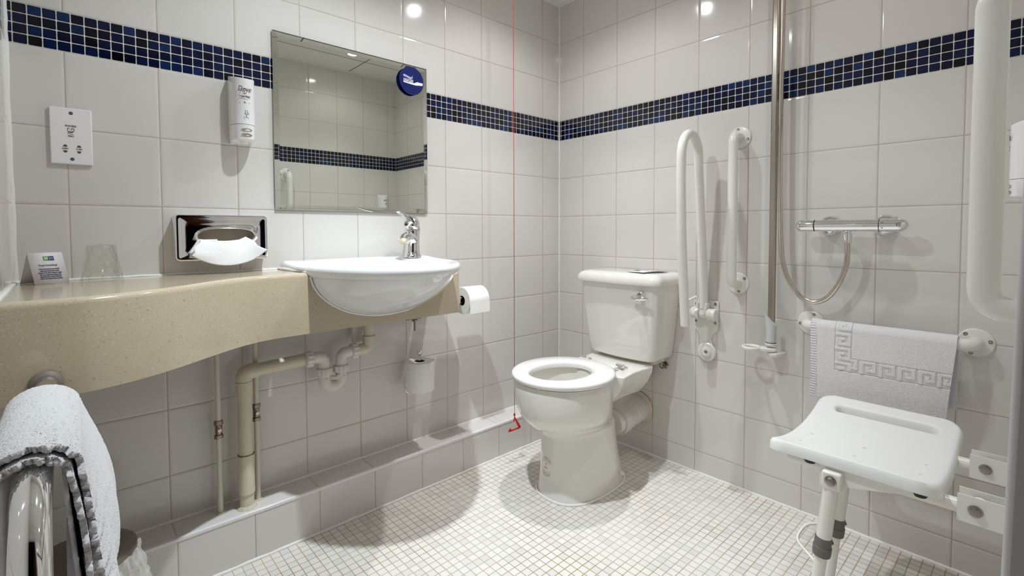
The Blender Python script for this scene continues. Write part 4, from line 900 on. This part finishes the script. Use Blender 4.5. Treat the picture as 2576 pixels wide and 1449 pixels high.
# top and bottom skins on a grid clipped to the outline, with a through slot
NX, NY = 98, 68
def warp(i, j):                  # map a square grid on to the rounded rectangle
    u, v = -1+2*i/NX, -1+2*j/NY
    x, y = cx_s+u*hx2, cy_s+v*hy2_
    # pull corner vertices on to the rounded outline
    r = .045; dx, dy = abs(x-cx_s)-(hx2-r), abs(y-cy_s)-(hy2_-r)
    if dx > 0 and dy > 0:
        m = max(dx,dy); l = math.hypot(dx,dy); k = m/l
        x = cx_s+math.copysign(hx2-r+dx*k, x-cx_s); y = cy_s+math.copysign(hy2_-r+dy*k, y-cy_s)
    return x, y
TOP = {}; BOT = {}
keep = lambda x,y: slotd(x,y) > 0
for i in range(NX+1):
    for j in range(NY+1):
        x, y = warp(i,j); e = inr(x,y); sd = slotd(x,y)
        if sd < .0035:           # snap to the slot rim
            c_ = V((-.194, max(-1.425-.100, min(-1.425+.100, y)))); d_ = V((x,y))-c_
            if sd > -.0045 and d_.length > 1e-5: p = c_ + d_.normalized()*.0175; x, y = p.x, p.y; sd = 0
        z = dip(x,y)
        rd = .012*(1-math.sqrt(max(0,1-(max(0,.012-e)/.012)**2))) if e < .012 else 0
        rs2 = .006*(1-math.sqrt(max(0,1-(max(0,.006-sd)/.006)**2))) if sd < .006 else 0
        ridge = -.0009 if e > .040 and sd > .02 and x < -.235 else 0
        TOP[i,j] = (sm.verts.new((x,y,z-rd-rs2+ridge)), sd); BOT[i,j] = (sm.verts.new((x,y,z-.026-(.004 if e < .03 else 0))), sd)
def addf(D, i, j, flip):
    vs = [D[i,j],D[i+1,j],D[i+1,j+1],D[i,j+1]]
    if min(v[1] for v in vs) < -1e-4 : return False
    if all(v[1] < 1e-4 for v in vs): return False
    v_ = [v[0] for v in vs]; sm.faces.new(v_[::-1] if flip else v_); return True
K = {}
for i in range(NX):
    for j in range(NY):
        K[i,j] = addf(TOP,i,j,False)
        if K[i,j]: addf(BOT,i,j,True)
for i in range(NX):
    for j in range(NY):
        if not K[i,j]: continue
        for (a,b),(c,d_) in (((i,j),(i+1,j)),((i+1,j),(i+1,j+1)),((i+1,j+1),(i,j+1)),((i,j+1),(i,j))):
            ni, nj = (i,j-1) if b == d_ == j else (i+1,j) if a == c == i+1 else (i,j+1) if b == d_ == j+1 else (i-1,j)
            if not K.get((ni,nj), False):
                sm.faces.new([TOP[c,d_][0],TOP[a,b][0],BOT[a,b][0],BOT[c,d_][0]])
for v in [v for v in sm.verts if not v.link_faces]: sm.verts.remove(v)
x = MB(); x.bm.free(); x.bm = sm
sea = x.done('seat', M['seatsh'], se, ang=50)
for (px_,py_) in ((-.40,-1.30),(-.40,-1.42),(-.40,-1.545),(-.50,-1.30),(-.50,-1.42),(-.50,-1.545)):
    z = dip(px_,py_)-.0011
    q = MB(); q.lathe([(.0048,0),(.0045,.0003),(.001,.0003)], (px_,py_,z), (0,0,1), 16, sx=1, sy=.8); q.done('drain_hole', M['tan'], sea)
for y_, in ((-1.349,),(-1.557,)):
    MB().lathe([(.012,.004),(.014,-.003),(.011,-.010),(.001,-.012)], (-.590,y_,.455), (0,0,1), 16).done('buffer', M['black'], sea)
# frame under the seat
for x_ in (-.535,-.275): MB().tube([(x_,-1.285,.425),(x_,-1.647,.428)], .0150, 20).done('side_tube', M['white'], se)
MB().box(-.60,-.26,-1.412,-1.388,.392,.414).done('cross_bar', M['white'], se, bevel=.003)
MB().loft([[(-.598,-1.372,.455),(-.598,-1.372,.40),(-.598,-1.56,.447),(-.598,-1.56,.455)],[(-.592,-1.372,.455),(-.592,-1.372,.40),(-.592,-1.56,.447),(-.592,-1.56,.455)]]).done('side_plate', M['white'], se)
br_ = MB().box(-.619,-.578,-1.420,-1.381,.405,.446).done('leg_bracket', M['white'], se, bevel=.004)
MB().lathe([(.012,0),(.012,.003),(.009,.004),(.0075,.010),(.004,.011),(.001,.011)], (-.619,-1.400,.427), (-1,0,0), 18).done('bolt', M['screw'], br_)
for x_, nm in ((-.600,'a'),(-.486,'b')):
    dyl = lambda z: -1.400 + (.437-z)*.10
    lg = MB().tube([(x_,dyl(.437),.437),(x_,dyl(.255),.255)], .0162, 22).tube([(x_,dyl(.26),.26),(x_,dyl(.012),.012)], .0132, 20).done('leg', M['white'], se)
    MB().lathe([(.0188,-.022),(.0195,-.018),(.0195,.0),(.0178,.001),(.0178,.022),(.0168,.024)], (x_,dyl(.255),.255), (0,-.10,1), 26).lathe([(.001,0),(.004,.002),(.004,.006)], (x_+.0135,dyl(.262)-.012,.262), (.6,-.8,0), 10).done('collar', M['grey'], lg)
    MB().lathe([(.019,0),(.018,.012),(.0145,.030)], (x_,dyl(.0),.0005), (0,-.10,1), 22).done('foot_cap', M['grey'], lg)
MB().tube(fillet([(-.36,dyl(.16),.20),(-.40,-1.29,.185),(-.44,-1.275,.150),(-.486,dyl(.10),.115)], .02, 6), .0042, 10).done('stay', M['white'], se)
for x_ in (-.535,-.275):
    b_ = MB()
    for s_ in (-1,1): b_.box(x_+s_*.020-.0015,x_+s_*.020+.0015,YD+.001,-1.612,.405,.462)
    b_.box(x_-.020,x_+.020,-1.690,-1.686,.405,.462).box(x_-.045,x_+.045,YD+.0005,YD+.004,.39,.475)
    bo = b_.done('wall_bracket', M['white'], se)
    MB().lathe([(.012,0),(.012,.002),(.0085,.003),(.0085,.008),(.001,.0085)], (x_-.0218,-1.640,.434), (-1,0,0), 18).done('bolt', M['screw'], bo)
    MB().lathe([(.0155,-.012),(.0155,.012)], (x_,-1.645,.437), (1,0,0), 22).done('pivot_block', M['white'], bo)

# ------------------------------------------------------------------ chrome rail and towel in the foreground
cr_ = thing('towel_rail', 'thick chrome towel rail running out from the counter front in the foreground', 'towel rail', (-1.965,-.9,.72))
MB().tube(fillet([(-1.965,-.474,.7300),(-1.965,-1.015,.7305),(-1.965,-1.095,.56),(-1.965,-1.10,.40),(-2.028,-1.10,.40)], .085, 14), .0175, 28).done('bar', M['chrome'], cr_, ang=60)
MB().lathe([(.0255,0),(.0255,.004),(.020,.010),(.0175,.011)], (-1.966,-.4735,.7300), (0,-1,0), 28).done('flange', mat('dull_dark_brown',(.17,.145,.12),.55), cr_, label='dull brown end flange')  # end flange coloured a flat matte dark brown, unlike the chrome bar
MB().lathe([(.03,0),(.03,.004),(.02,.009)], (-2.0295,-1.10,.40), (1,0,0), 24).done('flange', M['chrome'], cr_)
def towel_layer(off, thick, seed, name, par, hem, y_near, y_far, nu=300, nv=430, flare=1.0, sf=1.0):
    r_ = np.random.default_rng(seed); mb = MB(); ph = r_.uniform(0,6,6); nz = r_.normal(0,1,(nu+1,nv+1))*.00032
    def f(i,j):
        s = i/nu; y = y_near + (y_far-y_near)*s
        y += (.006*math.sin(j*.21+ph[0]) + .004*math.sin(j*.47+ph[1]))*(1-s)**3*(.4 if j/nv < .5 else .8)
        w = -1 + 2*j/nv                       # -1 left hem .. 1 right hem
        rad = .0175 + off
        zt = .7305 + rad - .006*s
        aw = abs(w); cap = .26
        if aw < cap:
            a = w/cap*1.15; x = -1.965 + (rad+.010)*math.sin(a); z = zt - (rad+.004)*(1-math.cos(a)); nrm = V((math.sin(a),0,math.cos(a)))
        else:
            q = (aw-cap)/(1-cap); a = 1.15; sx = math.copysign(1,w)
            drop = q*(hem-.01)
            x = (rad+.010)*math.sin(a) + drop*(.165 if sx > 0 else .10)*flare*(1-.35*q) + (.028*sf*s*math.sin(PI*min(1,q*.62))**1.5 if sx > 0 else 0)
            x = -1.965 + sx*x; z = zt - (rad+.004)*(1-math.cos(a)) - drop
            x += .006*math.sin(ph[2]+5*s+3*q)*q + .004*math.sin(ph[3]+13*s)*q
            nrm = V((sx*.97,0,.25))
            if x < -2.024: x = -2.024 + .002*math.sin(20*s)
        return V((x,y,z)) + nrm*nz[i][j]
    P = [[mb.bm.verts.new(f(i,j)) for j in range(nv+1)] for i in range(nu+1)]
    for i in range(nu):
        for j in range(nv): mb.face([P[i][j],P[i+1][j],P[i+1][j+1],P[i][j+1]])
    return mb.done(name, M['towel'], par, ang=180, normals=False, solid=thick)
tw = thing('bath_towel', 'thick white terry bath towel folded over the chrome foreground rail', 'towel', (-1.965,-.78,.5))
towel_layer(.0165,.007,11,'outer_layer',tw,.22,-.945,-.615)
towel_layer(.0055,.006,12,'inner_layer',tw,.215,-.953,-.63,flare=.80,sf=.1)
towel_layer(.0012,.004,13,'lining_layer',tw,.30,-.946,-.64,nu=160,nv=260,flare=.42,sf=-.25)

# ------------------------------------------------------------------ pedal bin
pb = thing('pedal_bin', 'round steel bin with dark lid under the counter', 'bin', (-1.93,-.265,0))
bx_, by_ = -1.924, -.262
MB().lathe([(.092,0),(.094,.01),(.097,.25),(.097,.262)], (bx_,by_,0), (0,0,1), 48).done('body', M['steel'], pb)
MB().lathe([(.100,.264),(.101,.268),(.100,.276),(.090,.281),(.05,.284),(.001,.285)], (bx_,by_,0), (0,0,1), 48, True, False).done('lid', mat('dull_steel_lid',(.22,.19,.16),.35,1.0), pb)
def bagf(u, v):
    a = -2.2 + 3.4*u; rr_ = .1005 + .016*v*(1+.6*math.sin(5*a+2)) + .004*math.sin(17*a+5*v) + .003*math.sin(29*a-9*v)
    z = .268 - .105*v + .010*math.sin(4*a)*v + .008*math.sin(11*a)*v
    return V((bx_+rr_*math.cos(a), by_+rr_*math.sin(a), z))
x = MB(); x.grid(bagf, 90, 18); x.done('liner_bag', M['bag'], pb, normals=False, ang=25)

# ------------------------------------------------------------------ camera and view
F = 1218.7468
Rr = V((0.74208507,-0.67029809,-0.00319779)); Uu = V((0.02723402,0.02538331,0.99930676)); Ff = V((0.66975224,0.74165771,-0.03709149))
cam = bpy.data.cameras.new('Camera'); co_ = bpy.data.objects.new('Camera', cam); COL.objects.link(co_)
cam.sensor_width = 36; cam.sensor_fit = 'HORIZONTAL'; cam.lens = 36*F/2576; cam.shift_x = 12.7898/2576; cam.shift_y = -99.4565/2576; cam.clip_start = .005
Mx = Matrix((( Rr.x,Uu.x,-Ff.x,-1.9262),(Rr.y,Uu.y,-Ff.y,-1.7197),(Rr.z,Uu.z,-Ff.z,1.0157),(0,0,0,1))); co_.matrix_world = Mx
S.camera = co_
for o in bpy.data.objects:
    if '_o' in o: del o['_o']
S.view_settings.view_transform = 'Standard'; S.view_settings.look = 'None'; S.view_settings.exposure = 0.0; S.view_settings.gamma = 1.0; S.view_settings.use_curve_mapping = False
S.cycles.max_bounces = 12; S.cycles.diffuse_bounces = 6; S.cycles.glossy_bounces = 6; S.cycles.transparent_max_bounces = 16
try: S.cycles.use_denoising = True
except Exception: pass
